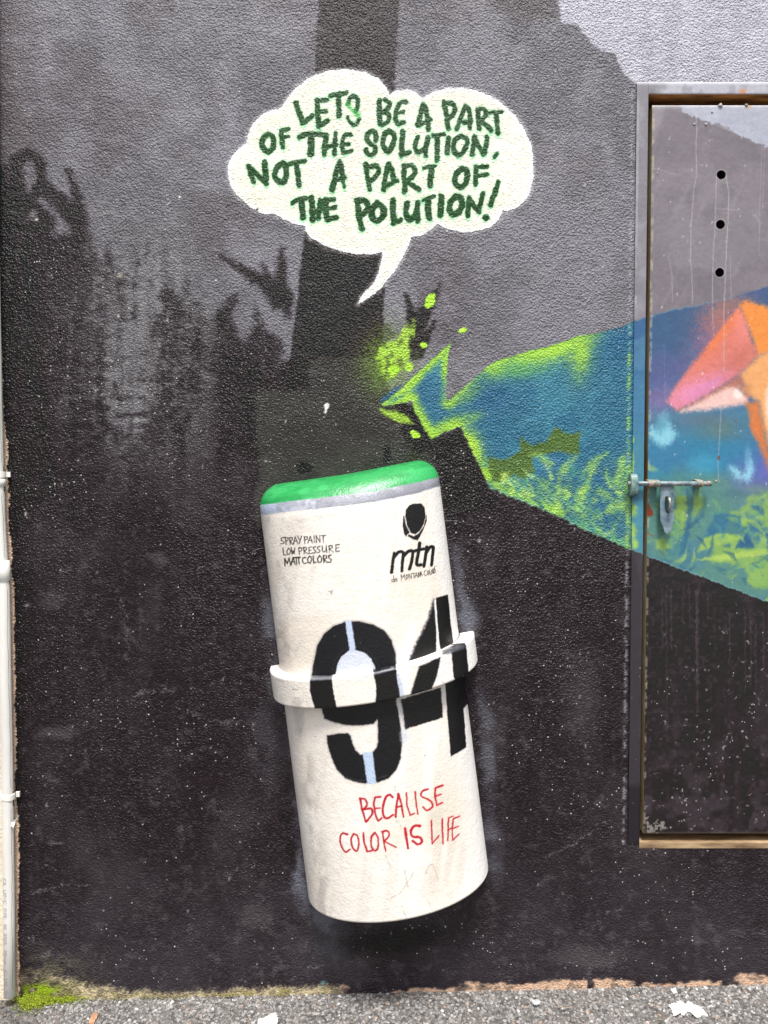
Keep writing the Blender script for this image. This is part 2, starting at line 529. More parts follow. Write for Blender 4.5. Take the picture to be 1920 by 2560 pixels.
    for p, r0, r1 in (([(1100, 711), (1078, 755), (1048, 800)], 3, 22), ([(1016, 736), (1028, 790), (1042, 880)], 5, 20), ([(1087, 806), (1050, 868)], 4, 15),
                      ([(1045, 800), (1038, 890)], 22, 8), ([(1000, 1010), (1040, 1040), (1068, 1105)], 10, 22), ([(1020, 1075), (1050, 1110)], 16, 22)):
        c.line(p, r0, r1, DK, 6, .95, 1.5)
    c.mix(c.spray(np.exp(-(((x - 965) / 60) ** 2 + ((y - 905) / 75) ** 2)) * .75) * (x < 1200), (112, 150, 52))
    c.poly([(1036, 798), (1034, 835), (1018, 862), (1028, 888), (1010, 920), (985, 942), (962, 948), (950, 920), (936, 900), (962, 855), (990, 848), (1012, 818)], (160, 205, 62), 5, .85, 2.5)
    c.mix((1 - sst(-4, 10, sd_poly(x, y, [(936, 800), (1036, 798), (1030, 890), (962, 948), (930, 905)]))) * sst(.58, .66, fbm(x, y, 22, 3, 61)) * .6, (60, 70, 36))
    for px_, py_, rx, ry, rt in ((1076, 752, 12, 20, 25), (1157, 826, 11, 6, -30), (1023, 917, 12, 9, -35), (1059, 863, 9, 7, 0), (984, 925, 15, 12, -30), (1037, 1086, 14, 8, 25)):
        cs, sn = math.cos(math.radians(rt)), math.sin(math.radians(rt))
        u = ((c.wx - px_) * cs + (c.wy - py_) * sn) / rx; v = (-(c.wx - px_) * sn + (c.wy - py_) * cs) / ry
        c.mix(1 - sst(.85, 1.15, np.hypot(u, v)), (168, 222, 60))
    c.poly([(948, 1022), (990, 1028), (1020, 1042), (1034, 1060), (1000, 1056), (965, 1042)], (150, 190, 62), 4, .9)
    c.poly([(948, 1000), (985, 972), (1005, 960), (985, 990), (960, 1008)], (46, 88, 120), 4, .9)
    # the coloured shape
    d = sd_poly(c.wx, c.wy, LIMESHAPE, 260)
    ins = 1 - sst(-2.0, 2.0, d)
    c.mix(ins, BLUE)
    c.mix(ins * sst(.45, .7, fbm(x, y, 80, 4, 63)) * .5, (72, 136, 154))
    c.mix(ins * sst(.5, .75, fbm(x, y, 120, 3, 67)) * .35, (36, 80, 112))
    edge = ins * (1 - sst(2, 30, -d + (fbm(x, y, 60, 3, 65) - .5) * 30))
    gate = np.clip(sst(1300, 1120, x) + sst(1100, 1180, y) + (y < 930) * (x > 1200) * .7 * sst(1560, 1440, x), 0, 1)
    c.mix(c.spray(edge * gate), LIME)

    def glow(cx, cy, rx, ry, rot=0, col=LIME, a=.9):
        cs, sn = math.cos(math.radians(rot)), math.sin(math.radians(rot))
        u = ((x - cx) * cs + (y - cy) * sn) / rx; v = (-(x - cx) * sn + (y - cy) * cs) / ry
        c.mix(ins * c.spray(np.exp(-(u * u + v * v) * 1.3)) * a, col)
    glow(1330, 890, 110, 34, -12); glow(1455, 880, 30, 70, 8); glow(1400, 868, 90, 26, -14); glow(1240, 925, 30, 22, -30, LIME, .8)
    glow(1300, 925, 80, 26, -8, (90, 160, 90), .6)
    glow(1540, 850, 60, 60, 0, (40, 92, 128), .7); glow(1180, 985, 40, 16, -40, LIME, .6)
    glow(1130, 1062, 55, 20, -22, LIME, .95); glow(1190, 1040, 25, 12, -20, LIME, .5); glow(1052, 1040, 16, 26, -25, LIME, .8)
    glow(1180, 1110, 26, 44, -25, (170, 212, 70), .95); glow(1215, 1180, 22, 40, -25, LIME, .8)
    glow(1090, 985, 34, 45, 30, BLUE, .9); glow(1220, 1000, 60, 50, 0, (40, 88, 122), .7)
    # lower part: mixed lime haze
    lowm = ins * sst(1165, 1250, y + (x - 1226) * .12 - (fbm(x, y, 70, 3, 71) - .5) * 60)
    c.mix(c.spray(lowm * .7), (104, 152, 104))
    c.mix(ins * sst(1120, 1200, y) * sst(.5, .66, fbm(x, y, 46, 4, 73)) * .75, (46, 94, 128))
    c.mix(ins * sst(1170, 1270, y) * sst(.52, .68, fbm(x + y * .6, y - x * .3, 40, 4, 75)) * .7, (144, 186, 88))
    zz = Z([(450, 870), (530, 880), (588, 842), (590, 782), (640, 820), (700, 800), (740, 740), (800, 770), (850, 758), (842, 800), (845, 850), (800, 858),
            (760, 842), (720, 852), (640, 868), (652, 930), (600, 962), (560, 940), (520, 982), (470, 970), (455, 920)], 960, 640, 1.728)
    dz = sd_poly(c.wx, c.wy, zz)
    c.mix(ins * (1 - sst(-5, 5, dz)) * .92, OLIVE)
    LG = (156, 198, 96); BL = (44, 92, 136)
    for p, r0, r1, col in (([(1325, 1133), (1350, 1140), (1375, 1160)], 2, 9, LG), ([(1440, 1140), (1420, 1160), (1405, 1180)], 2, 10, LG),
                           ([(1518, 1133), (1490, 1150), (1478, 1172)], 2, 11, LG), ([(1400, 1182), (1396, 1230), (1385, 1290)], 3, 9, LG),
                           ([(1480, 1180), (1460, 1230), (1445, 1270)], 4, 10, LG), ([(1555, 1150), (1548, 1200)], 8, 12, LG),
                           ([(1390, 1270), (1420, 1240), (1470, 1225)], 4, 9, LG), ([(1500, 1300), (1530, 1270), (1556, 1262)], 5, 10, LG),
                           ([(1350, 1180), (1390, 1205)], 8, 3, BL), ([(1440, 1200), (1430, 1250)], 9, 3, BL), ([(1500, 1200), (1530, 1235)], 9, 3, BL),
                           ([(1480, 1320), (1520, 1290)], 10, 3, BL), ([(1550, 1330), (1562, 1290)], 12, 6, BL), ([(1420, 1290), (1450, 1305)], 9, 4, BL),
                           ([(1330, 1240), (1300, 1225), (1260, 1190)], 4, 8, (190, 220, 100)), ([(1240, 1215), (1320, 1252), (1400, 1285)], 8, 8, (150, 200, 80)),
                           ([(1430, 1300), (1500, 1330), (1560, 1358)], 7, 6, (84, 150, 130))):
        dd = sd_line(c.wx, c.wy, p, r0, r1)
        c.mix(ins * c.spray(1 - sst(-6, 9, dd)) * .62, col)
    rb = np.random.default_rng(21)
    for i in range(64):
        bx_, by_ = rb.uniform(1250, 1565), rb.uniform(1175, 1350)
        an = rb.choice([-2.2, -1.9, -1.1, -.8, -2.6]) + rb.uniform(-.25, .25); q_ = rb.uniform(22, 60)
        mx_, my_ = bx_ + math.cos(an) * q_ * .5, by_ + math.sin(an) * q_ * .5
        pth = [(bx_, by_), (mx_ + rb.uniform(-5, 5), my_ + rb.uniform(-5, 5)), (bx_ + math.cos(an) * q_, by_ + math.sin(an) * q_)]
        dd = sd_line(x + (c.wx - x) * .6, y + (c.wy - y) * .6, catmull(pth, 3), rb.uniform(4, 7), .5, 8)
        c.mix(ins * c.spray(1 - sst(-3.5, 3, dd)) * rb.uniform(.3, .75), [LG, BL, (180, 214, 120), (74, 140, 128), (38, 84, 122)][rb.integers(5)])
    c.mix((1 - sst(0, 2.5, np.abs(d + 1))) * (x > 1225) * (y > 1200) * .5, (90, 160, 160))
    # teal bead of paint where render meets the frame
    fx = 1587 - (y - 206) * .0118
    bead = np.exp(-((x - fx + 6) / 4.0) ** 2) * (y < 2112)
    c.mix(bead * sst(.45, .6, fbm(x, y, 8, 2, 77)) * (y > 200) * .7, (150, 152, 160))
    c.mix(bead * ((y > 808) & (y < 1370)) * .6 * sst(.4, .6, fbm(x, y, 12, 2, 79)), (70, 140, 140))
    c.mix(bead * sst(.5, .6, fbm(x, y, 30, 2, 80)) * ((y > 808) & (y < 1370)) * .6, LIME)
    for p in ([(120, 180), (260, 230), (420, 210)], [(300, 60), (420, 120), (520, 90)], [(1180, 420), (1300, 470), (1420, 430)], [(1300, 620), (1420, 660), (1530, 640)], [(200, 320), (330, 360), (450, 340)]):
        c.line(p, 6, 2, (138, 136, 144), 10, .3, 4, True)
    # overspray halo round the bubble
    c_bub = sd_poly(c.x, c.y, BUBBLE, 60)
    c.mix(c.spray((1 - sst(-2, 11, c_bub)) * .6), (200, 200, 204))
    # grey overspray round the can
    HB = (98, 100, 109); hb_mod = .45 + .9 * sst(.35, .65, fbm(x, y, 46, 4, 141))
    for bx, by, rx, ry, rt, a in ((688, 1560, 34, 120, -6, .55), (672, 1480, 16, 90, -6, .35), (745, 1960, 26, 220, -6, .5), (735, 1830, 40, 90, 0, .35), (800, 2270, 90, 60, 35, .75), (752, 2190, 26, 100, -4, .7), (830, 2350, 60, 70, 30, .35),
                                  (1168, 1545, 34, 90, -10, .75), (1150, 1450, 18, 110, -8, .4), (1215, 1850, 26, 220, -5, .42), (1232, 2120, 30, 120, -5, .42), (700, 1720, 30, 90, -6, .45), (660, 1860, 60, 120, 0, .2), (1110, 1330, 14, 80, -8, .2)):
        c.blob(bx, by, rx * 1.2, ry * 1.1, HB, np.minimum(.95, a * 1.1 * hb_mod), rt, 1.0, 30)
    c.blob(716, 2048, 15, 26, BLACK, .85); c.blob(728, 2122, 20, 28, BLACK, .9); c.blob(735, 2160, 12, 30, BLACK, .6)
    c.blob(990, 2350, 190, 50, (26, 22, 22), .75, -8)  # shadow below the can, put into the wall colour
    # cracks, scratches and splashes
    GR = (140, 136, 138)
    for p in ([(70, 2232), (110, 2230), (150, 2215), (215, 2212)], [(105, 2165), (130, 2168), (155, 2175)], [(305, 1500), (318, 1560), (320, 1620)], [(320, 1755), (360, 1728), (440, 1726)],
              [(470, 1780), (520, 1800), (600, 1805)], [(1370, 2140), (1440, 2105), (1475, 2085), (1485, 2065), (1530, 2052)], [(1450, 2118), (1472, 2115)],
              [(1516, 2285), (1520, 2275)], [(1538, 2278), (1556, 2270)], [(235, 1425), (255, 1430)], [(575, 498), (670, 497)], [(770, 2415), (810, 2412)]):
        c.line(p, 1.3, .8, GR, 1.6, .6, 3)
    rr = np.random.default_rng(5)
    for i in range(120):
        if i < 110: cx, cy = rr.uniform(60, 1560), rr.uniform(1150, 2430)
        else: cx, cy = rr.uniform(20, 1560), rr.uniform(150, 1150)
        if 640 < cx < 1230 and 1180 < cy < 2300: continue
        L = rr.uniform(0, 9) if rr.random() < .5 else 0
        c.line([(cx, cy), (cx + rr.uniform(-2, 2), cy + L)], rr.uniform(.8, 2.0), .7, (196, 193, 190), 1.4, rr.uniform(.4, .95))
    c.line([(415, 475), (416, 550)], .9, .9, (190, 188, 188), 1.3, .8, 4); c.blob(449, 493, 4, 4, (230, 230, 228), 1)
    c.blob(64, 1284, 3, 10, (220, 216, 210), .9); c.blob(1462, 462, 4, 5, (215, 215, 215), .9); c.blob(1198, 1352, 7, 8, (180, 180, 180), .6)
    c.blob(66, 1514, 8, 6, (170, 168, 168), .7)
    c.line([(808, 2455), (806, 2475)], 4, 3, (70, 130, 150), 2, .9)
    # foot of the wall: flaking paint, plaster and algae
    ln = np.interp(x, [0, 60, 150, 250, 380, 520, 700, 820, 960, 1080, 1220, 1300, 1480, 1600, 1700, 1790, 1850, 1920],
                   [2420, 2430, 2445, 2462, 2478, 2478, 2470, 2470, 2478, 2480, 2452, 2448, 2446, 2450, 2456, 2462, 2446, 2440])
    rag = (fbm(x, y * .3, 90, 5, 81) - .5) * 46 + (fbm(x, y, 14, 3, 83) - .5) * 16
    t = y - ln + rag
    amt = np.interp(x, [0, 60, 130, 250, 300, 800, 850, 950, 1000, 1090, 1150, 1200, 1240, 1460, 1470, 1500, 1560, 1600, 1620, 1790, 1810, 1840, 1920],
                    [1, .4, .5, .8, 1, 1, .5, .2, .9, .9, .5, .5, 1, 1, .2, .9, .9, .3, 1, 1, .2, .5, .6])
    peach = np.where((x > 850)[:, None], np.array([[205, 172, 146]]), np.array([[190, 176, 142]]))
    m = (np.where(x > 850, sst(-3, 3, t), sst(-12, 9, t + (c.n - .5) * 14)) * sst(.0, .2, amt * (0.6 + .8 * fbm(x, y, 18, 3, 85)) - .35))[:, None]
    c.c = c.c * (1 - m) + peach * m
    c.mix(sst(0, 8, t) * sst(.48, .62, fbm(x, y, 24, 4, 87)) * (x < 820) * .6, (128, 120, 66))
    c.mix(sst(0, 8, t) * sst(.55, .62, fbm(x, y, 12, 4, 89)) * .6, (96, 88, 78))
    c.mix(np.clip(np.exp(-((x - 100) / 110) ** 2 - ((y - 2450) / 55) ** 2) * 1.3, 0, 1) * sst(.40, .62, fbm(x, y, 18, 4, 91)) * .6, (112, 106, 84))
    c.mix(np.clip(np.exp(-((x - 92) / 50) ** 2 - ((y - 2478) / 16) ** 2) * 1.4, 0, 1) * sst(.40, .52, fbm(x, y, 12, 4, 93)), (140, 170, 40))
    # ragged left edge showing the plaster below
    ex = np.interp(y, [0, 600, 800, 1000, 1080, 1200, 1300, 1400, 1500, 1700, 1900, 1985, 2040, 2100, 2250, 2400, 2480],
                   [-30, -6, 0, 7, 14, 21, 23, 29, 34, 37, 41, 37, 46, 48, 46, 47, 46])
    ex = ex + (fbm(x * .3, y, 30, 4, 95) - .5) * 9 + (vn(x, y, 4, 97) - .5) * 5
    c.mix(1 - sst(-1, 1.5, x - ex), (214, 186, 162))
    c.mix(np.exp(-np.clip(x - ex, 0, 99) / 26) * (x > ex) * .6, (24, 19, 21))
    # relief and sheen
    c.aux[:, 1] = np.clip(1.05 - .25 * blk - .06 * blk * sst(1000, 1700, y) - .18 * ins, 0, 1) * .95
    c.aux[:, 1] = np.clip(c.aux[:, 1] + w2 * .25, 0, 1)
    c.aux[:, 1] *= 1 - .35 * np.exp(-((x - 760) / 200) ** 2 - ((y - 1120) / 120) ** 2)
    c.aux[:, 2] = .27 + .10 * big + .08 * (1 - blk)
    c.aux[:, 0] *= .10 + 1.3 * sst(.44, .72, fbm(x, y, 170, 4, 99))
    c.aux[:, 1] = np.clip(c.aux[:, 1] * (.62 + .72 * fbm(x, y, 130, 3, 98)), 0, 1)
    return c.done()


# ------------------------------------------------------------------ bubble lettering
A_ = (600, 200, 4.1475); B_ = (900, 200, 4.1475)
# (group, radius, points, curved)
LET = [
 (A_, 28, [(580, 245), (615, 350), (652, 450)], 0), (A_, 24, [(650, 452), (750, 370)], 0),
 (A_, 27, [(802, 215), (803, 330), (818, 478)], 0), (A_, 23, [(800, 218), (900, 210)], 0), (A_, 23, [(805, 335), (895, 325)], 0), (A_, 26, [(820, 480), (905, 425)], 0),
 (A_, 25, [(940, 168), (1010, 145), (1098, 132)], 0), (A_, 27, [(1022, 155), (1028, 375)], 0),
 (A_, 22, [(1122, 250), (1138, 190), (1180, 168), (1218, 198), (1222, 260), (1200, 325)], 1), (A_, 20, [(1115, 388), (1140, 435), (1180, 465), (1225, 440), (1236, 408)], 1),
 (B_, 25, [(202, 215), (198, 330), (208, 455)], 0), (B_, 23, [(258, 210), (302, 240), (295, 290), (235, 335)], 1), (B_, 23, [(235, 340), (300, 370), (290, 430), (240, 465), (208, 460)], 1),
 (B_, 23, [(480, 235), (420, 238), (385, 290), (368, 360), (372, 420), (395, 460), (452, 442)], 1), (B_, 20, [(385, 350), (450, 335)], 0),
 (B_, 26, [(602, 475), (625, 370), (655, 255), (685, 300), (700, 400), (708, 515)], 0), (B_, 24, [(615, 468), (725, 418)], 0), (B_, 20, [(640, 330), (670, 330)], 0),
 (B_, 26, [(875, 232), (893, 350), (915, 505)], 0), (B_, 25, [(882, 240), (950, 245), (985, 290), (970, 350), (915, 405)], 1),
 (B_, 23, [(1005, 510), (1050, 380), (1095, 275), (1130, 300), (1140, 400), (1135, 500)], 0), (B_, 24, [(1078, 445), (1150, 435)], 0),
 (B_, 24, [(1220, 308), (1222, 400), (1232, 510)], 0), (B_, 24, [(1225, 310), (1275, 302), (1308, 340), (1285, 395), (1240, 420)], 1), (B_, 24, [(1250, 430), (1310, 475), (1362, 528)], 0),
 (B_, 22, [(1335, 348), (1400, 340), (1470, 338)], 0), (B_, 25, [(1410, 350), (1420, 460), (1430, 560)], 0),
 (A_, 27, [(285, 570), (235, 620), (232, 700), (290, 748), (345, 705), (348, 620), (328, 585), (285, 568)], 1),
 (A_, 25, [(428, 530), (447, 700)], 0), (A_, 22, [(425, 528), (500, 510)], 0), (A_, 20, [(435, 602), (500, 590)], 0),
 (A_, 27, [(620, 595), (680, 565), (860, 565)], 0), (A_, 34, [(738, 590), (740, 690), (730, 770)], 0),
 (A_, 26, [(895, 570), (880, 680), (872, 775)], 0), (A_, 23, [(990, 552), (985, 660), (980, 770)], 0), (A_, 24, [(885, 690), (1000, 680)], 0),
 (A_, 23, [(1150, 570), (1090, 575), (1062, 640), (1060, 720), (1080, 752), (1150, 738)], 1), (A_, 20, [(1065, 672), (1130, 665)], 0),
 (B_, 25, [(165, 630), (165, 570), (130, 532), (82, 560), (68, 620), (110, 668), (160, 702), (150, 755), (110, 782), (75, 765), (62, 725)], 1),
 (B_, 26, [(300, 530), (248, 580), (240, 680), (282, 742), (320, 720), (350, 640), (352, 570), (300, 530)], 1),
 (B_, 27, [(442, 542), (436, 660), (430, 782)], 0), (B_, 23, [(435, 780), (515, 752)], 0),
 (B_, 25, [(598, 595), (570, 690), (595, 750), (650, 735), (690, 680), (705, 602)], 1), (B_, 22, [(680, 720), (680, 790)], 0),
 (B_, 22, [(758, 582), (870, 565)], 0), (B_, 26, [(800, 590), (800, 720), (798, 835)], 0), (B_, 26, [(915, 600), (905, 760)], 0),
 (B_, 26, [(1050, 585), (985, 630), (968, 720), (1005, 778), (1050, 768), (1100, 690), (1110, 620), (1050, 583)], 1),
 (B_, 25, [(1160, 775), (1178, 660), (1186, 590)], 0), (B_, 27, [(1190, 600), (1235, 700), (1275, 770)], 0), (B_, 25, [(1290, 760), (1320, 595)], 0),
 (B_, 22, [(1418, 768), (1397, 803)], 0),
 (A_, 24, [(88, 895), (110, 980), (140, 1058)], 0), (A_, 27, [(95, 910), (180, 985), (268, 1075)], 0), (A_, 30, [(255, 855), (262, 960), (270, 1075)], 0),
 (A_, 29, [(440, 862), (378, 920), (362, 1000), (415, 1062), (470, 1035), (480, 930), (455, 870)], 1), (A_, 24, [(490, 885), (560, 858), (668, 846)], 0), (A_, 28, [(590, 880), (600, 990), (612, 1092)], 0),
 (A_, 28, [(953, 1140), (990, 980), (1035, 850)], 0), (A_, 26, [(1040, 852), (1058, 950), (1068, 1050)], 0), (A_, 22, [(975, 1045), (1090, 1012)], 0), (A_, 14, [(1075, 1050), (1080, 1110)], 0),
 (B_, 26, [(62, 875), (75, 1000), (100, 1138)], 0), (B_, 25, [(90, 905), (165, 892), (195, 940), (160, 1005), (105, 1050)], 1),
 (B_, 27, [(245, 1135), (270, 980), (298, 872)], 0), (B_, 26, [(300, 872), (335, 950), (355, 1050)], 0), (B_, 24, [(262, 1105), (380, 1048)], 0),
 (B_, 26, [(455, 890), (458, 1020), (465, 1165)], 0), (B_, 25, [(458, 897), (535, 892), (568, 940), (545, 1005), (485, 1048)], 1), (B_, 25, [(490, 1062), (610, 1138)], 0),
 (B_, 18, [(658, 918), (720, 898), (782, 896)], 0), (B_, 29, [(742, 912), (736, 1000), (725, 1095)], 0),
 (B_, 29, [(1060, 922), (1000, 980), (985, 1060), (1035, 1118), (1085, 1090), (1112, 1010), (1100, 940), (1060, 918)], 1),
 (B_, 26, [(1202, 912), (1196, 1080)], 0), (B_, 22, [(1200, 905), (1320, 902)], 0), (B_, 22, [(1202, 995), (1320, 982)], 0),
 (B_, 26, [(1435, 1062), (1395, 1180), (1352, 1300)], 0), (B_, 34, [(1305, 1432)], 0),
 (A_, 24, [(545, 1278), (610, 1235), (690, 1228)], 0), (A_, 31, [(640, 1245), (652, 1425)], 0),
 (A_, 31, [(742, 1225), (750, 1340), (755, 1455)], 0), (A_, 26, [(835, 1250), (812, 1435)], 0), (A_, 25, [(760, 1375), (830, 1345)], 0),
 (A_, 32, [(895, 1250), (882, 1340), (905, 1440)], 0), (A_, 25, [(880, 1245), (975, 1240)], 0), (A_, 23, [(890, 1340), (990, 1322)], 0), (A_, 26, [(905, 1448), (1000, 1428)], 0),
 (A_, 29, [(1215, 1245), (1232, 1400), (1265, 1540)], 0), (A_, 30, [(1218, 1250), (1300, 1258), (1325, 1320), (1295, 1378), (1240, 1415)], 1),
 (B_, 32, [(182, 1280), (130, 1340), (125, 1420), (178, 1462), (240, 1410), (245, 1335), (182, 1280)], 1),
 (B_, 31, [(345, 1250), (342, 1380), (348, 1480)], 0), (B_, 26, [(350, 1482), (425, 1455)], 0),
 (B_, 29, [(490, 1280), (475, 1380), (505, 1445), (560, 1425), (590, 1350), (595, 1278)], 1), (B_, 27, [(595, 1350), (597, 1465)], 0),
 (B_, 18, [(655, 1252), (710, 1222), (775, 1208)], 0), (B_, 31, [(707, 1240), (706, 1340), (715, 1435)], 0), (B_, 31, [(842, 1212), (838, 1310), (835, 1405)], 0),
 (B_, 31, [(1000, 1208), (938, 1270), (928, 1350), (968, 1395), (1030, 1362), (1058, 1290), (1040, 1225), (1000, 1208)], 1),
 (B_, 27, [(1115, 1405), (1122, 1300), (1132, 1232)], 0), (B_, 28, [(1135, 1240), (1185, 1310), (1230, 1370)], 0), (B_, 26, [(1228, 1368), (1255, 1270), (1272, 1185)], 0),
]


def art_bubble(px, py):
    c = Canvas(px, py, (234, 231, 212))
    x, y = c.x, c.y
    c.wx = x + (c.wx - x) * .7; c.wy = y + (c.wy - y) * .7
    c.mix(sst(.5, .7, fbm(x, y, 90, 4, 3)) * .5, (246, 245, 232))
    c.mix(sst(.6, .75, fbm(x, y, 7, 3, 4)) * .45, (206, 202, 178))
    c.mix(sst(.5, .75, fbm(x, y, 160, 3, 14)) * .25, (232, 238, 214))
    sd = sd_poly(x, y, BUBBLE, 60)
    edge = sst(-16, -1, sd)
    c.mix(c.spray(edge * .7), (226, 230, 236))
    best = np.full(x.shape, 999.0); drip = np.full(x.shape, 999.0)
    for g, r, pts, cv in LET:
        p = Z(pts, *g); r = r / g[2] * 1.03
        if cv: p = catmull(p, 5)
        best = np.minimum(best, sd_line(c.wx, c.wy, p, r, r, 22))
        e = max(p, key=lambda q: q[1])
        drip = np.minimum(drip, sd_line(c.wx, c.wy, [e, (e[0], e[1] + 6)], r * .8, r * .4, 22))
    c.mix(c.spray((1 - sst(-1, 9, drip)) * .55), (120, 205, 150))
    c.mix(c.spray((1 - sst(-1, 6, best)) * .5), (130, 208, 158))
    m = 1 - sst(-1.4, 1.2, best)
    gcol = fbm(x, y, 60, 3, 22)
    c.mix(m, (14, 66, 28)); c.mix(m * sst(.4, .65, gcol) * .5, (28, 80, 26)); c.mix(m * sst(.35, .6, fbm(x, y, 20, 3, 23)) * .35, (22, 58, 38))
    c.mix(m * sst(.66, .74, fbm(x, y, 6, 2, 24)) * .2, (120, 150, 110))
    # thin, faded stroke of the S
    dS = sd_line(c.wx, c.wy, catmull(Z([(1118, 240), (1135, 285), (1190, 330), (1228, 372)], *A_), 5), 5, 6)
    c.mix(c.spray(1 - sst(-6, 5, dS)) * .8, (74, 168, 84))
    c.line([(575, 498), (668, 497)], .8, .8, (120, 120, 124), 1.2, .7)
    c.blob(643, 524, 4.5, 4.5, (50, 45, 45), 1, 0, .6); c.blob(1257, 483, 3, 3, (150, 140, 120), .7)
    c.aux[:, 0] = .10; c.aux[:, 1] = .95; c.aux[:, 2] = .60 - .25 * m
    return c.done(.93), sd_poly(c.wx, c.wy, BUBBLE, 20), best


# ------------------------------------------------------------------ door artwork
def art_door(px, py):
    c = Canvas(px, py, (119, 112, 119))
    x, y = c.x, c.y
    mid = fbm(x, y, 50, 4, 102)
    c.mix(sst(.45, .7, fbm(x, y, 120, 3, 101)) * .5, (134, 128, 134)); c.mix(sst(.5, .7, mid) * .4, (104, 99, 108))
    c.mix(sst(.5, .7, fbm(x + y * .4, y, 26, 3, 103, sy=140)) * .3, (144, 138, 142))
    c.poly([(1600, 240), (1664, 240), (1655, 300), (1640, 330), (1600, 340)], (142, 137, 143), 6, .8)
    c.poly([(1620, 560), (1700, 540), (1760, 600), (1920, 520), (1920, 640), (1700, 680)], (128, 124, 132), 30, .5)
    c.poly([(1690, 238), (1712, 282), (1738, 292), (1764, 304), (1800, 312), (1840, 334), (1880, 350), (1912, 366), (2300, 470), (2300, 238)], (166, 169, 184), 2, 1, 2)
    c.mix((sd_poly(x, y, [(1690, 238), (1738, 292), (1912, 366), (2300, 470), (2300, 238)]) < 0) * sst(.4, .7, mid) * .4, (186, 188, 202))
    c.mix(np.exp(-((y - 264) / 6) ** 2) * .5, (214, 214, 214))
    # blue field
    BT = [(1590, 800), (1627, 792), (1660, 780), (1731, 765), (1805, 748), (1860, 735), (1920, 716), (2300, 680), (2300, 1640), (1920, 1505), (1620, 1390), (1590, 1380)]
    d = sd_poly(c.wx, c.wy, BT, 60)
    ins = 1 - sst(-2, 2, d)
    c.mix(ins, (58, 88, 124))
    yy = y
    def band(y0, y1, col, a=1.0, s=30):
        c.mix(ins * sst(y0 - s, y0 + s, yy + (fbm(x, y, 90, 3, 105) - .5) * 50) * (1 - sst(y1 - s, y1 + s, yy)) * a, col)
    band(880, 1040, (84, 92, 138), .8); band(1000, 1120, (70, 122, 150), .9); band(1090, 1215, (52, 124, 158), .95); band(1190, 1600, (88, 134, 124), .95)
    c.mix(ins * sst(.5, .7, fbm(x, y, 60, 4, 107)) * .4, (66, 112, 150))
    c.mix((1 - sst(0, 2.5, np.abs(d + 1))) * (y < 900) * .6, (110, 150, 165))

    def glow(cx, cy, rx, ry, rot=0, col=LIME, a=.9, m=None):
        cs, sn = math.cos(math.radians(rot)), math.sin(math.radians(rot))
        u = ((x - cx) * cs + (y - cy) * sn) / rx; v = (-(x - cx) * sn + (y - cy) * cs) / ry
        c.mix((ins if m is None else m) * c.spray(np.exp(-(u * u + v * v) * 1.3)) * a, col)
    glow(1790, 840, 60, 110, 38, (132, 96, 130), .8); glow(1800, 800, 55, 60, 30, (176, 112, 96), .7); glow(1655, 1000, 60, 40, -20, (140, 112, 160), .6)
    glow(1900, 730, 60, 20, -10, (70, 84, 130), .8); glow(1830, 760, 60, 22, -10, (150, 110, 100), .7)
    glow(1870, 1190, 50, 60, 0, (118, 96, 170), .5); glow(1915, 1180, 30, 70, 0, (110, 90, 180), .6)
    glow(1760, 1050, 90, 20, 0, (96, 106, 120), .6); glow(1800, 1075, 60, 30, 0, (96, 118, 104), .6)
    # petals
    for pts, col, sf, a in (
        ([(1848, 762), (1866, 752), (1922, 768), (2050, 800), (2050, 900), (1922, 880), (1894, 892), (1880, 845)], (226, 138, 66), 4, 1),
        ([(1847, 768), (1800, 826), (1735, 905), (1690, 965), (1668, 1004), (1692, 1026), (1770, 985), (1849, 937), (1895, 890), (1878, 842), (1862, 795)], (208, 120, 108), 5, 1),
        ([(1849, 937), (1895, 890), (1922, 878), (2050, 870), (2050, 1300), (1930, 1130), (1915, 1100), (1896, 1005), (1868, 985)], (224, 160, 104), 6, 1),
        ([(1692, 1026), (1770, 983), (1849, 937), (1872, 985), (1868, 1010), (1840, 1000), (1760, 1010)], (176, 112, 96), 6, .95),
        ([(1700, 1029), (1770, 992), (1818, 968), (1846, 968), (1866, 990), (1870, 1008), (1838, 1014), (1760, 1026)], (226, 188, 180), 5, 1),
        ([(1866, 1010), (1896, 1004), (1912, 1080), (1925, 1150), (1925, 1180), (1896, 1110), (1878, 1060)], (206, 118, 66), 5, .95),
    ):
        c.poly(pts, col, sf + 5, a, .5)
    P1 = 1 - sst(-5, 5, sd_poly(x, y, [(1847, 768), (1800, 826), (1735, 905), (1690, 965), (1668, 1004), (1692, 1026), (1770, 985), (1849, 937), (1895, 890), (1878, 842), (1862, 795)]))
    glow(1720, 985, 70, 34, -32, (222, 140, 176), .95, P1); glow(1780, 960, 80, 22, -32, (206, 132, 178), .8, P1); glow(1852, 800, 22, 60, -10, (222, 136, 128), .9, P1)
    glow(1800, 830, 24, 90, 40, (226, 120, 66), .8, P1); glow(1850, 900, 50, 30, -30, (184, 106, 92), .7, P1)
    c.blob(1925, 1010, 18, 80, (232, 214, 206), .8); c.blob(1868, 975, 18, 26, (196, 140, 96), .7); c.blob(1846, 985, 20, 18, (240, 226, 220), .8)
    c.blob(1855, 978, 8, 30, (132, 100, 96), .4, -50); c.blob(1884, 1070, 14, 40, (226, 120, 60), .6, -15)
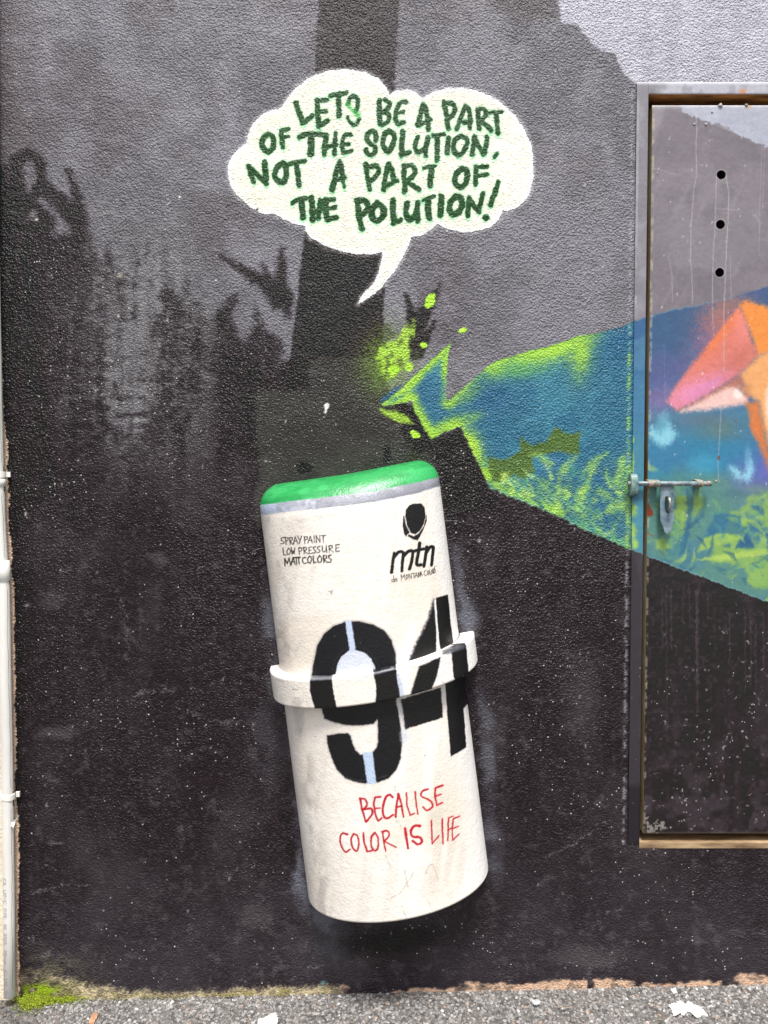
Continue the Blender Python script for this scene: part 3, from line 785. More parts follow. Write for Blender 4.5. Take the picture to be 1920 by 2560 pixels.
    # cyan hearts
    for pts in ([(1622, 1084), (1640, 1108), (1660, 1118), (1676, 1108), (1692, 1086), (1672, 1060), (1650, 1085), (1630, 1065)],
                [(1822, 1165), (1836, 1192), (1850, 1202), (1856, 1190), (1846, 1172)], [(1858, 1190), (1866, 1206), (1876, 1200), (1884, 1175), (1878, 1150), (1868, 1165)]):
        c.poly(pts, (150, 212, 226), 12, .8, .5)
    c.blob(1658, 1060, 26, 50, (120, 190, 206), .5, 10); c.blob(1870, 1150, 14, 50, (130, 190, 215), .4); c.blob(1760, 1160, 60, 40, (70, 160, 190), .5)
    # lime and blue shards
    c.mix(ins * sst(1200, 1260, y) * sst(.48, .62, fbm(x * .9 + y * .5, y, 60, 4, 111)) * .8, (140, 176, 84))
    c.mix(ins * sst(1205, 1260, y) * sst(.56, .7, fbm(x, y - x * .4, 46, 4, 113)) * .7, (48, 98, 138))
    for pts, col, a in (([(1715, 1215), (1735, 1215), (1730, 1300), (1712, 1380), (1700, 1385), (1718, 1290)], (44, 92, 130), .7),
                        ([(1745, 1380), (1760, 1345), (1800, 1330), (1850, 1345), (1820, 1358), (1790, 1365)], (152, 186, 88), .8), ([(1760, 1345), (1790, 1280), (1850, 1290), (1860, 1340), (1800, 1330)], (50, 104, 140), .7),
                        ([(1740, 1400), (1800, 1388), (1920, 1372), (1920, 1386), (1800, 1400)], (170, 196, 96), .8), ([(1840, 1370), (1860, 1320), (1885, 1370)], (42, 88, 132), .85), ([(1885, 1380), (1912, 1330), (1920, 1380)], (150, 186, 90), .7),
                        ([(1640, 1350), (1680, 1345), (1682, 1372), (1640, 1372)], (158, 190, 82), .7), ([(1690, 1240), (1710, 1240), (1706, 1330), (1690, 1350)], (140, 174, 80), .6), ([(1650, 1310), (1700, 1300), (1720, 1390), (1670, 1392)], (60, 120, 140), .4)):
        dd = sd_poly(c.wx, c.wy, pts, 20)
        c.mix(ins * c.spray(1 - sst(-4, 5, dd)) * a, col)
    rb = np.random.default_rng(33)
    for i in range(60):
        bx_, by_ = rb.uniform(1640, 1925), rb.uniform(1235, 1475)
        an = rb.choice([-.35, -2.6, -.6, -1.3, -2.2]) + rb.uniform(-.2, .2); q_ = rb.uniform(20, 70)
        ex_, ey_ = bx_ + math.cos(an) * q_, by_ + math.sin(an) * q_; nx_, ny_ = -math.sin(an), math.cos(an); w_ = rb.uniform(5, 15)
        P_ = [(bx_, by_), (bx_ * .55 + ex_ * .45 + nx_ * w_, by_ * .55 + ey_ * .45 + ny_ * w_), (ex_, ey_)]
        dd = sd_poly(x + (c.wx - x) * .4, y + (c.wy - y) * .4, P_, 10)
        # sharp along one side, feathered on the other
        side = np.clip(.5 + ((x - bx_) * nx_ + (y - by_) * ny_) / (w_ * 2), 0, 1)
        c.mix(ins * c.spray((1 - sst(-1.5, 2.5, dd)) * (.25 + .75 * side)) * rb.uniform(.35, .8), [(160, 190, 96), (46, 96, 134), (132, 172, 104), (86, 146, 130), (40, 84, 124)][rb.integers(5)])
    c.blob(1625, 1170, 30, 12, (150, 180, 110), .6, 20); c.blob(1835, 1235, 50, 18, (70, 110, 120), .6)
    # black lower part
    lowp = [(1590, 1380), (1620, 1391), (1920, 1506), (2300, 1650), (2300, 2200), (1590, 2200)]
    dl = sd_poly(c.wx, c.wy, lowp, 40)
    L = 1 - sst(-1.5, 1.5, dl)
    c.mix(L, (36, 29, 32))
    c.mix(L * sst(.58, .72, fbm(x, y, 9, 3, 112)) * .3, (84, 78, 80))
    c.mix((1 - sst(0, 2, np.abs(dl - 1.5))) * .6, (96, 160, 160))
    c.mix(L * sst(.52, .72, fbm(x, y, 26, 4, 115, sy=300)) * .25, (66, 60, 64))
    c.mix(L * sst(1650, 2080, y) * sst(.5, .7, fbm(x, y, 50, 4, 117)) * .45, (80, 74, 80))
    c.aux[:, 0] = .02 + L * .75 * sst(.4, .7, fbm(x, y, 70, 3, 118)) * sst(1380, 2050, y)
    rr = np.random.default_rng(9)
    for i in range(150):
        cx, cy = rr.uniform(1610, 1930), 1480 + 610 * rr.random() ** .7
        a = rr.uniform(0, 6.28); q = rr.uniform(1, 7)
        c.line([(cx, cy), (cx + math.cos(a) * q, cy + math.sin(a) * q)], rr.uniform(.6, 1.8), .6, (186, 180, 176), 1.3, rr.uniform(.4, .9) if cy > 1400 + (cx - 1600) * .4 else 0)
    for i in range(60):
        cx, cy = rr.uniform(1640, 1925), rr.uniform(300, 1350)
        c.line([(cx, cy), (cx, cy + rr.uniform(0, 6))], 1.0, .7, (210, 208, 208), 1.2, .8)
    for i in range(14):
        cx = rr.uniform(1640, 1910); y0 = 1410 + (cx - 1620) * .37 + rr.uniform(5, 60)
        c.line([(cx, y0), (cx + 1, y0 + rr.uniform(60, 380))], 1.2, .8, (92, 84, 88), 2, .5)
    # drips
    DR = (186, 180, 184)
    for p, a in (([(1741, 285), (1742, 330), (1740, 380), (1742, 440), (1735, 470), (1733, 500), (1728, 560), (1726, 640), (1730, 700), (1731, 760)], .8),
                 ([(1791, 440), (1789, 520), (1787, 580), (1783, 640), (1781, 760), (1784, 840)], .8), ([(1815, 440), (1822, 480), (1820, 560), (1815, 640), (1813, 700), (1810, 780), (1810, 930)], .9),
                 ([(1826, 640), (1828, 750)], .5), ([(1670, 640), (1680, 690), (1681, 755)], .5), ([(1905, 370), (1900, 500), (1898, 640)], .4), ([(1912, 370), (1906, 520)], .35),
                 ([(1803, 1020), (1798, 1110), (1795, 1150), (1797, 1205)], .7), ([(1660, 860), (1664, 1000)], .25), ([(1790, 522), (1850, 524)], .5)):
        c.line(p, .9, .9, DR, 1.1, a * .8, .35)
    for hx, hy in ((1803, 437), (1801, 561), (1799, 681)):
        c.mix((1 - sst(12, 14.5, np.hypot(x - hx, y - hy))) * .6, (176, 172, 172))
    c.line([(1880, 528), (1900, 560)], 1.5, 2.5, (150, 146, 150), 2, .7); c.line([(1628, 420), (1655, 425), (1690, 438)], 1, 1, (156, 150, 154), 1.5, .7)
    c.line([(1872, 262), (1868, 268)], 8, 4, (196, 150, 110), 4, .8)
    # rust chips by the latch and edge wear
    edge = np.clip(1 - (x - (1637 - (y - 262) * .0135)) / 5, 0, 1)
    c.mix(edge * sst(.45, .6, fbm(x, y, 14, 3, 119)) * .45 * sst(2, 0, (x - (1637 - (y - 262) * .0135))), (196, 186, 160))
    c.mix((1 - sst(-3, 3, sd_poly(c.wx, c.wy, [(1608, 1268), (1622, 1262), (1634, 1285), (1630, 1290), (1618, 1292), (1616, 1310), (1608, 1310)], 20))), (132, 56, 22))
    c.line([(1614, 1310), (1612, 1330), (1632, 1340)], 1.6, 1.2, (140, 80, 40), 1.5, .9)
    c.mix((1 - sst(-4, 4, sd_poly(c.wx, c.wy, [(1610, 2040), (1630, 2050), (1660, 2052), (1668, 2072), (1640, 2080), (1612, 2088)], 20))) * sst(.45, .6, fbm(x, y, 7, 2, 121)) * .8, (150, 146, 138))
    c.blob(1797, 1145, 5, 9, (110, 72, 50), .9)
    c.mix(np.exp(-((y - 2084) / 4) ** 2) * .5, (130, 115, 95))
    c.aux[:, 1] = .55 + .35 * L; c.aux[:, 2] = .38 + .15 * mid
    return c.done(.84)


def art_frame(px, py):
    c = Canvas(px, py, (125, 122, 129))
    x, y = c.x, c.y
    c.mix(sst(.45, .7, fbm(x, y, 40, 4, 131)) * .5, (146, 144, 152)); c.mix(sst(.5, .7, fbm(x, y, 60, 3, 133)) * .3, (108, 106, 114))
    c.mix((y < 250) * sst(1630, 1672, c.wx + (c.wy - 220) * .3), (168, 168, 178))
    c.mix((y < 250) * sst(.55, .7, fbm(x, y, 30, 3, 134)) * .4, (120, 118, 124))
    c.mix(np.exp(-((y - 208) / 4) ** 2) * .7, (196, 198, 206))
    c.blob(1857, 228, 14, 10, (190, 130, 88), .9); c.blob(1822, 236, 10, 6, (150, 140, 132), .7)
    fx = 1590 - (y - 206) * .0118
    c.mix((x < fx + 8) * sst(.45, .6, fbm(x, y, 30, 3, 135)) * .6, (158, 158, 166))
    b = sst(798, 803, c.wy + (x - 1590) * .25)
    c.mix(b, (52, 92, 132)); c.mix(b * sst(880, 1000, y) * .8, (66, 120, 150)); c.mix(b * sst(.5, .7, fbm(x, y, 50, 3, 137)) * .4, (92, 140, 160))
    c.mix(b * sst(1060, 1120, y) * .5, (70, 130, 140))
    for cx, cy, rx, ry in ((1578, 1155, 10, 45), (1572, 1180, 16, 25), (1578, 1275, 22, 26), (1575, 1330, 24, 34), (1588, 1360, 12, 18), (1580, 1100, 8, 16)):
        c.blob(cx, cy, rx, ry, (160, 194, 84), .85)
    c.blob(1590, 1240, 12, 26, (60, 96, 120), .6)
    k = sst(-1.5, 1.5, c.wy - (1368 + (x - 1565) * .42))
    c.mix((1 - sst(0, 2.5, np.abs(c.wy - (1368 + (x - 1565) * .42)))) * .7, (150, 180, 180))
    c.mix(k, (54, 50, 55)); c.mix(k * sst(.45, .7, fbm(x, y, 30, 4, 139, sy=160)) * .5, (74, 70, 76)); c.mix(k * sst(1955, 1975, y), (38, 35, 40))
    c.aux[:, 0] = .05 + .3 * k; c.aux[:, 1] = .4; c.aux[:, 2] = .45
    return c.done()


# ------------------------------------------------------------------ can artwork
C1 = (640, 1140, 3.318); C2 = (660, 1460, 2.8603); C3 = (740, 1920, 3.19)
TXT = [  # spray paint / low pressure / matt colors
 [(235, 675), (212, 680), (208, 700), (232, 712), (230, 726), (205, 728)], [(243, 675), (250, 735)], [(243, 676), (268, 680), (265, 700), (248, 706)],
 [(280, 675), (283, 735)], [(280, 675), (303, 677), (302, 695), (283, 705), (305, 732)], [(310, 730), (325, 670), (347, 726)], [(315, 708), (340, 705)],
 [(345, 668), (360, 695)], [(378, 665), (357, 728)], [(400, 670), (405, 728)], [(400, 670), (426, 670), (425, 690), (405, 698)],
 [(430, 722), (450, 665), (467, 722)], [(437, 703), (462, 700)], [(481, 662), (483, 718)], [(501, 718), (499, 662), (530, 715), (528, 660)], [(537, 662), (578, 658)], [(557, 660), (560, 717)],
 [(222, 765), (230, 822), (252, 820)], [(270, 765), (256, 790), (262, 816), (280, 812), (288, 785), (270, 765)], [(292, 762), (300, 816), (308, 785), (316, 812), (322, 762)],
 [(355, 760), (362, 820)], [(355, 760), (383, 764), (378, 785), (360, 791)], [(395, 758), (400, 816)], [(395, 758), (420, 760), (418, 778), (400, 786), (428, 812)],
 [(463, 755), (440, 757), (441, 811), (464, 808)], [(440, 783), (459, 780)], [(494, 752), (473, 760), (480, 776), (496, 788), (487, 805), (468, 803)],
 [(530, 750), (509, 758), (515, 773), (533, 785), (522, 802), (504, 800)], [(550, 745), (551, 785), (562, 797), (579, 786), (583, 742), (587, 801)], [(605, 745), (608, 800)], [(605, 745), (632, 744), (632, 762), (608, 772), (643, 797)],
 [(692, 735), (661, 738), (663, 792), (694, 789)], [(662, 765), (687, 762)]]
TXT3 = [[(241, 912), (238, 850), (260, 892), (275, 843), (285, 905)], [(290, 905), (308, 840), (325, 900)], [(296, 880), (320, 876)], [(318, 843), (345, 838)], [(333, 840), (338, 900)],
 [(345, 842), (368, 838)], [(354, 840), (357, 896)], [(412, 842), (388, 846), (385, 875), (400, 893), (420, 885)], [(442, 832), (427, 855), (431, 884), (450, 887), (462, 860), (455, 835), (442, 832)],
 [(475, 830), (479, 888), (501, 881)], [(528, 826), (511, 850), (518, 882), (540, 880), (547, 850), (528, 826)], [(560, 830), (563, 886)], [(560, 828), (586, 827), (585, 848), (563, 856), (591, 885)],
 [(624, 820), (601, 828), (605, 847), (625, 860), (618, 882), (597, 881)]]
MTN = [[(1124, 965), (1135, 880), (1147, 805)], [(1147, 835), (1180, 800), (1212, 795), (1222, 815), (1215, 880), (1210, 955)], [(1222, 835), (1255, 797), (1290, 785), (1300, 805), (1290, 880), (1272, 940)],
 [(1358, 722), (1348, 800), (1333, 880), (1340, 905), (1370, 902)], [(1318, 787), (1392, 770)], [(1418, 755), (1405, 840), (1393, 915)], [(1410, 805), (1440, 760), (1465, 752), (1470, 775), (1456, 905)]]
DEM = [[(1142, 993), (1146, 1046)], [(1143, 1022), (1128, 1028), (1130, 1045), (1145, 1040)], [(1153, 1030), (1171, 1026), (1164, 1014), (1153, 1024), (1157, 1042), (1173, 1038)],
 [(1206, 1035), (1203, 985), (1218, 1012), (1230, 980), (1236, 1030)], [(1252, 983), (1243, 1003), (1250, 1023), (1261, 1004), (1252, 983)], [(1270, 1022), (1268, 978), (1288, 1018), (1289, 973)], [(1296, 976), (1320, 970)], [(1308, 973), (1311, 1013)],
 [(1318, 1010), (1330, 968), (1342, 1006)], [(1322, 995), (1338, 992)], [(1347, 1004), (1346, 965), (1360, 1000), (1360, 960)], [(1362, 1001), (1370, 958), (1380, 996)], [(1365, 985), (1376, 983)],
 [(1413, 950), (1398, 956), (1394, 980), (1405, 995), (1416, 986)], [(1427, 952), (1420, 970), (1427, 988), (1434, 970), (1427, 952)], [(1440, 943), (1443, 986), (1453, 980)], [(1459, 942), (1453, 960), (1459, 978), (1466, 960), (1459, 942)],
 [(1468, 935), (1472, 977)], [(1468, 935), (1480, 938), (1478, 952), (1470, 958), (1484, 974)], [(1490, 913), (1478, 925), (1481, 938), (1490, 950), (1486, 968), (1475, 968)]]
RED = [(9, [(510, 245), (530, 340), (556, 430)], 0), (8, [(510, 245), (550, 250), (568, 290), (535, 335)], 1), (9, [(540, 330), (600, 325), (606, 370), (560, 430)], 1),
 (8, [(675, 230), (628, 235), (620, 290), (630, 360), (655, 425), (685, 398)], 0), (7, [(625, 325), (670, 320)], 0), (10, [(770, 235), (745, 215), (712, 240), (693, 310), (695, 370), (722, 402), (775, 375)], 1),
 (9, [(795, 390), (803, 290), (816, 205), (838, 280), (858, 390)], 0), (7, [(800, 312), (850, 302)], 0), (7, [(880, 200), (886, 300), (912, 378), (945, 362)], 0), (7, [(950, 190), (958, 280), (972, 368)], 0),
 (8, [(1052, 170), (1010, 185), (1000, 225), (1070, 262), (1088, 310), (1045, 338), (1013, 312)], 1), (8, [(1170, 138), (1112, 158), (1108, 220), (1122, 296), (1170, 275)], 0), (7, [(1110, 225), (1156, 210)], 0),
 (8, [(412, 530), (370, 520), (350, 565), (365, 630), (398, 670), (430, 650)], 1), (8, [(462, 525), (440, 570), (452, 635), (485, 662), (502, 605), (490, 545), (462, 525)], 1), (8, [(537, 520), (542, 590), (568, 668), (608, 658)], 0),
 (8, [(630, 515), (600, 555), (602, 625), (632, 662), (656, 625), (654, 560), (630, 515)], 1), (8, [(690, 512), (700, 590), (717, 660)], 0), (8, [(688, 508), (732, 502), (742, 540), (705, 582)], 1), (7, [(705, 585), (745, 605), (797, 632)], 0),
 (11, [(870, 482), (880, 560), (895, 642)], 0), (11, [(990, 462), (945, 462), (917, 500), (930, 545), (990, 555), (1003, 590), (970, 608), (930, 582)], 1),
 (7, [(1080, 420), (1083, 510), (1086, 602), (1140, 542)], 0), (7, [(1166, 408), (1168, 500), (1174, 605)], 0), (7, [(1216, 400), (1212, 490), (1210, 580)], 0), (6, [(1216, 400), (1256, 384)], 0), (6, [(1214, 492), (1245, 476)], 0),
 (6, [(1303, 384), (1252, 408), (1246, 500), (1250, 575), (1302, 525)], 0), (6, [(1250, 482), (1296, 465)], 0)]


def art_can(px, py, what='body'):
    c = Canvas(px, py, (236, 229, 220))
    x, y = c.x, c.y
    c.wx = x + (c.wx - x) * .35; c.wy = y + (c.wy - y) * .35
    LAB = np.zeros(len(x), int)
    def mk(d, k): LAB[d < 0] = k
    def c_line(k, *a): mk(c.line(*a), k)
    def c_poly(k, *a): mk(c.poly(*a), k)
    mid = fbm(x, y, 60, 4, 201); stk = fbm(x + y * .12, y, 22, 4, 203, sy=260)
    c.mix(sst(.48, .7, mid) * .6, (242, 237, 230)); c.mix(sst(.5, .72, stk) * .4, (216, 207, 198)); c.mix(sst(.5, .7, fbm(x, y, 150, 3, 205)) * .5, (226, 214, 198))
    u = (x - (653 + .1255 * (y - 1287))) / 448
    c.mix((1 - sst(0, .09, u)) * .45, (206, 202, 200)); c.mix(sst(.9, 1.0, u) * .7, (240, 239, 238))  # greyer left side and white right rim: side light put into the colour
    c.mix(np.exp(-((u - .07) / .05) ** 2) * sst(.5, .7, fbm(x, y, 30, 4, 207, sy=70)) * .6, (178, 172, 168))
    c.mix(np.exp(-((u - .78) / .10) ** 2 - ((y - 2080) / 140) ** 2) * sst(.4, .65, stk) * .55, (198, 190, 174))
    c.mix(np.exp(-((x - 1085) / 30) ** 2 - ((y - 2210) / 60) ** 2) * .35, (200, 186, 172))
    c.mix(np.exp(-((x - 700) / 20) ** 2 - ((y - 1600) / 60) ** 2) * sst(.45, .6, fbm(x, y, 16, 3, 209)) * .6, (176, 168, 158))
    c.aux[:, 0] = .06; c.aux[:, 1] = .8; c.aux[:, 2] = .42
    for p in ([(822, 1478), (828, 1482), (832, 1478)], [(830, 1478), (829, 1486)]): c.line(p, 1.5, 1, (150, 138, 130), 1.5, .8)
    for p in ([(990, 1965), (986, 1970), (994, 1990)], [(1012, 2175), (1016, 2200), (1022, 2218)], [(1035, 2180), (1020, 2205), (1005, 2230), (975, 2248)], [(965, 2140), (972, 2160), (980, 2170)], [(1064, 2185), (1072, 2165), (1080, 2162), (1090, 2180), (1096, 2200)],
              [(990, 2050), (1000, 2062), (1004, 2075)], [(1068, 2250), (1080, 2272)], [(1010, 2280), (1016, 2298)]):
        c.line(p, 1.2, .8, (176, 166, 156), 2, .8, 2)
    BK = (22, 22, 26)
    if what in ('body', 'cap', 'collar'):
        gl = np.interp(x, [640, 653, 760, 850, 941, 1050, 1092, 1110], [1264, 1262, 1249, 1238, 1227, 1204, 1194, 1189])
        wl = np.interp(x, [640, 653, 803, 941, 1040, 1101, 1120], [1289, 1287, 1271, 1254.5, 1234, 1215, 1208])
        st = 1 - sst(-1, 1, c.wy - wl)
        c.mix(st, (148, 150, 160)); c.mix(st * sst(.5, .62, fbm(x, y, 24, 4, 211)) * .7, (182, 186, 198)); c.mix(st * (1 - sst(655, 760, x)) * .8, (164, 178, 202)); c.mix(st * sst(.52, .6, fbm(x, y, 50, 3, 213)) * .5, (126, 126, 134))
        g = 1 - sst(-1, 1, c.wy - gl)
        c.mix(g, (50, 148, 82)); c.mix(g * sst(.5, .62, fbm(x, y + x * .17, 60, 4, 215, sy=20)) * .55, (72, 172, 104)); c.mix(g * sst(.52, .6, fbm(x, y + x * .17, 44, 4, 217, sy=12)) * .35, (34, 122, 64))  # brighter green streaks are highlights put into the cap colour
        c.aux[:, 2] -= g * .1
    if what == 'body':
        for p in TXT: c_line(1, Z(p, *C1), 4.3 / 3.318, 3.6 / 3.318, (40, 38, 38), .8, .95, .4, False, False)
        for p in TXT3: c_line(1, Z(p, *C1), 5.4 / 3.318, 4.4 / 3.318, (30, 28, 28), .8, .95, .4, False, False)
        LG = (28, 30, 26)
        for P in ([(1300, 396), (1370, 393), (1400, 430), (1406, 500), (1392, 560), (1360, 620), (1322, 650), (1285, 640), (1255, 580), (1238, 500), (1243, 445), (1268, 412)],
                  [(1222, 500), (1231, 497), (1243, 570), (1275, 636), (1252, 655), (1246, 672), (1230, 650), (1215, 580)],
                  [(1413, 484), (1416, 540), (1385, 620), (1342, 702), (1300, 690), (1255, 665), (1266, 650), (1310, 666), (1352, 642), (1392, 580), (1406, 520)]):
            c_poly(2, Z(P, *C1), LG, .9, 1, .5, False, False)
        for p in MTN: c_line(2, Z(p, *C1), 14 / 3.318, 13 / 3.318, LG, .9, 1, .5, True, False)
        for p in DEM: c_line(1, Z(p, *C1), 2.7 / 3.318, 2.5 / 3.318, (30, 30, 28), .7, .95, .4, False, False)
        # upper 9 and 4
        ring = [(338, 700), (345, 640), (358, 560), (382, 440), (430, 360), (500, 302), (580, 273), (680, 268), (780, 290), (858, 335), (910, 400), (938, 500), (946, 640), (940, 700), (600, 760)]
        hole = [(512, 720), (516, 640), (522, 580), (552, 520), (600, 482), (650, 472), (720, 492), (768, 540), (795, 600), (804, 700)]
        hi = Z([(945, 545), (1000, 560), (1070, 480), (1060, 610), (940, 640)], *C2)
        c.poly(hi, (196, 208, 224), 9, .6)
        up = (1 - sst(1690, 1712, y))
        dr = sd_poly(c.wx, c.wy, Z(ring, *C2)); dh = sd_poly(c.wx, c.wy, Z(hole, *C2))
        c.mix((1 - sst(-1, 2.2, dr)) * up, BK)
        c.mix((1 - sst(0, 8, dr)) * .25 * up, (60, 60, 66))
        c.mix((1 - sst(-1, 1.2, dh)) * up, (202, 208, 220)); c.mix((1 - sst(-1, 1.2, dh)) * up * sst(.5, .7, mid) * .5, (172, 186, 214))
        c.mix((1 - sst(0, 2, np.abs(dh - 9))) * (dr < 0) * .25 * up, (90, 90, 96))
        c.poly(Z([(580, 262), (625, 262), (640, 370), (656, 472), (612, 482), (598, 380)], *C2), (190, 204, 226), 1.6, 1, 1)
        LAB[(dr < 0) & (dh > 0) & (up > .5)] = 3
        # diagonal of the 4: sharp on the right, feathered on the left
        dg = sd_poly(c.wx, c.wy, Z([(1216, 118), (1228, 250), (1238, 400), (1232, 510), (1040, 560), (1080, 450), (1130, 350), (1175, 255), (1206, 160)], *C2), 40)
        c.mix(c.spray((1 - sst(-5, 8, dg))), (26, 26, 31)); mk(dg, 3)
        c.line(Z([(1225, 120), (1240, 300), (1246, 500)], *C2), 2.6, 4, (236, 234, 232), 1.5, 1, .5, False, False)
        c_poly(3, Z([(1230, 100), (1315, 75), (1335, 280), (1357, 440), (1300, 485), (1270, 495), (1256, 440), (1240, 250)], *C2), BK, 1.4, 1, .8, False, False)
        # below the band
        low9 = [(412, 860), (418, 910), (432, 962), (500, 988), (580, 1007), (680, 1012), (780, 998), (812, 962), (816, 1060), (815, 1130), (806, 1172), (775, 1206), (735, 1222), (690, 1222), (652, 1190),
                (632, 1140), (618, 1085), (600, 1066), (530, 1072), (450, 1085), (455, 1140), (480, 1235), (520, 1325), (580, 1385), (650, 1415), (720, 1426), (820, 1416), (890, 1388), (945, 1330), (978, 1240),
                (988, 1110), (975, 1000), (958, 900), (942, 790), (700, 800)]
        dn = 1 - sst(1740, 1722, y)
        d9 = sd_poly(c.wx, c.wy, Z(low9, *C2))
        c.mix((1 - sst(-1.4, 1.8, d9)) * dn, BK); LAB[(d9 < 0) & (dn > .5)] = 3; c.mix((1 - sst(0, 6, d9)) * dn * .2, (60, 60, 66))
        c.line(Z([(590, 1380), (650, 1402), (718, 1408)], *C2), 1.0, 1.0, (96, 98, 106), 1.5, .5); c.line(Z([(812, 1392), (880, 1368)], *C2), 1.0, 1.0, (96, 98, 106), 1.5, .5)
        c.poly(Z([(706, 1208), (776, 1200), (800, 1400), (806, 1425), (738, 1432), (724, 1330)], *C2), (182, 200, 222), 1.8, 1, .8)
        c_poly(3, Z([(965, 830), (1265, 740), (1280, 955), (1180, 985), (1110, 1010), (1010, 1040), (985, 960)], *C2), (24, 20, 22), 2.0, 1, 1.4)
        c.poly(Z([(946, 830), (978, 820), (992, 900), (1006, 985), (1004, 1030), (975, 990), (958, 900)], *C2), (206, 202, 204), 2.6, .95, 1)
        c.blob(1010, 1840, 16, 34, (190, 198, 212), .6)
        c_poly(3, Z([(1295, 700), (1440, 650), (1456, 858), (1426, 890), (1436, 1020), (1446, 1166), (1390, 1205), (1335, 1234), (1322, 1060), (1308, 900)], *C2), (24, 25, 34), 1.4, 1, .8, False, False)
        c.poly(Z([(1270, 735), (1296, 728), (1308, 900), (1284, 905)], *C2), (228, 222, 218), 1.4, .9, .5)
        for r, p, cv in RED: c_line(1, Z(p, *C3), r / 3.19, r / 3.19 * .85, (178, 30, 42), 1.1, .96, .8, bool(cv), False)
        c.mix((sd_line(x, y, Z([(1080, 420), (1300, 525)], *C3), 50) < 0) * (np.abs(c.c[:, 0] - 178) < 30) * sst(.5, .7, c.n) * .3, (214, 120, 120))
    if what == 'band':
        c.mix(sst(.5, .7, mid) * .3, (238, 232, 224))
        c_poly(3, Z([(328, 640), (328, 760), (345, 832), (366, 900), (524, 900), (505, 820), (492, 740), (485, 680), (500, 630)], *C2), BK, 1.6, 1, .8)
        c_poly(3, Z([(775, 600), (785, 650), (800, 720), (802, 800), (796, 870), (978, 840), (968, 760), (950, 660), (940, 560)], *C2), BK, 1.8, 1, .8)
        c.poly(Z([(948, 640), (966, 636), (990, 720), (1004, 800), (980, 830), (965, 740)], *C2), (176, 190, 214), 2.5, .8, 1)
        c_poly(3, Z([(1112, 590), (1266, 520), (1262, 560), (1238, 655), (1190, 775), (1036, 820), (1075, 700)], *C2), (24, 24, 28), 3.2, 1, 1)
        c.poly(Z([(1266, 520), (1345, 500), (1358, 690), (1200, 760), (1240, 650)], *C2), (232, 222, 220), 2, .9, 1)
        c_poly(3, Z([(1335, 430), (1440, 420), (1450, 480), (1464, 640), (1376, 720), (1356, 660), (1345, 540)], *C2), BK, 1.6, 1, .8)
        c.poly(Z([(330, 655), (500, 655), (800, 630), (935, 590), (935, 612), (790, 650), (490, 680), (330, 690)], *C2), (190, 192, 200), 2.5, .55, .5)
        c.poly(Z([(950, 580), (1240, 505), (1250, 525), (960, 610)], *C2), (214, 220, 228), 2.5, .8, .5)
        c.poly(Z([(1270, 480), (1360, 440), (1440, 432), (1440, 460), (1350, 495), (1275, 510)], *C2), (72, 74, 80), 2.5, .9, .5)
        c.line(Z([(205, 755), (255, 758)], *C2), 1.6, 1, (170, 158, 146), 1.5, .8)
        for p in ([(90, 680), (140, 705)], [(1370, 400), (1460, 380)]): c.line(Z(p, *C2), 2, 1, (186, 178, 168), 2, .6)
    return (*c.done(.90), LAB)


INK = {1: 'letter', 2: 'logo_piece', 3: 'numeral_piece'}


# ------------------------------------------------------------------ wall
def disp(X, Zz):
    """gentle unevenness of the render coat (metres, + is into the wall)"""
    px, py = X * 1050, Zz * 1050
    return (fbm(px, py, 260, 2, 301) - .5) * .004 + (fbm(px, py, 45, 2, 303) - .5) * .0016


def lines(a, b, step, extra=()):
    n = max(1, int(round((b - a) / step)))
    v = np.linspace(a, b, n + 1)
    for e in extra:
        i = np.argmin(np.abs(v - e)); v[i] = e
    return v


def grid_faces(nx, nz):
    i = np.arange(nx - 1)[None, :] + (np.arange(nz - 1) * nx)[:, None]
    i = i.ravel()
    return np.stack([i, i + 1, i + 1 + nx, i + nx], 1)


XFO = float((wp(1589, 400)[0] + wp(1571, 2000)[0]) / 2)     # frame outer
XFI = float((wp(1620, 400)[0] + wp(1597, 2000)[0]) / 2)     # frame inner
XDL = float((wp(1634, 400)[0] + wp(1608, 2000)[0]) / 2)     # door leaf edge
ZFO = float(wp(1700, 207)[1]); ZFI = float(wp(1700, 237)[1]); ZDT = float(wp(1700, 261)[1])
ZSI = float(wp(1700, 2108)[1]); ZDB = float(wp(1700, 2086)[1])
XDR, XFR, XFRO = XDL + .62, XDL + .632, XDL + .662
XWL = float(wp(26, 2300)[0])                                 # left end of the painted wall
GS = .022                                                    # ground rises to the right

xs = np.concatenate([lines(XWL, XFO, .0026), lines(XFO, .97, .006)[1:], lines(.97, 2.6, .06, (XFRO,))[1:]])
xs[np.argmin(np.abs(xs - XFRO))] = XFRO
zs = np.concatenate([lines(-.08, 2.52, .0026, (ZFO, ZSI)), lines(2.52, 3.4, .08)[1:]])
Xg, Zg = np.meshgrid(xs, zs)
Xf, Zf = Xg.ravel(), Zg.ravel()
fr = np.clip(np.exp(-((Xf - XFO + .006) / .004) ** 2), 0, 1) * ((Zf > ZSI) & (Zf < ZFO + .01))
Yf = disp(Xf, Zf) - fr * .0022 * vn(Xf * 1050, Zf * 1050, 6, 305)
Yf = np.where((np.abs(Xf - XFO) < .0015) & (Zf > ZSI), 0.0, Yf)
PX, PY = proj(Xf, 0 * Xf, Zf)
wc, wa = art_wall(PX, PY)
q = grid_faces(len(xs), len(zs))
cx = (Xf[q[:, 0]] + Xf[q[:, 2]]) / 2; cz = (Zf[q[:, 0]] + Zf[q[:, 2]]) / 2
q = q[~((cx > XFO) & (cx < XFRO) & (cz > ZSI) & (cz < ZFO))]
co = np.stack([Xf, Yf, Zf], 1)
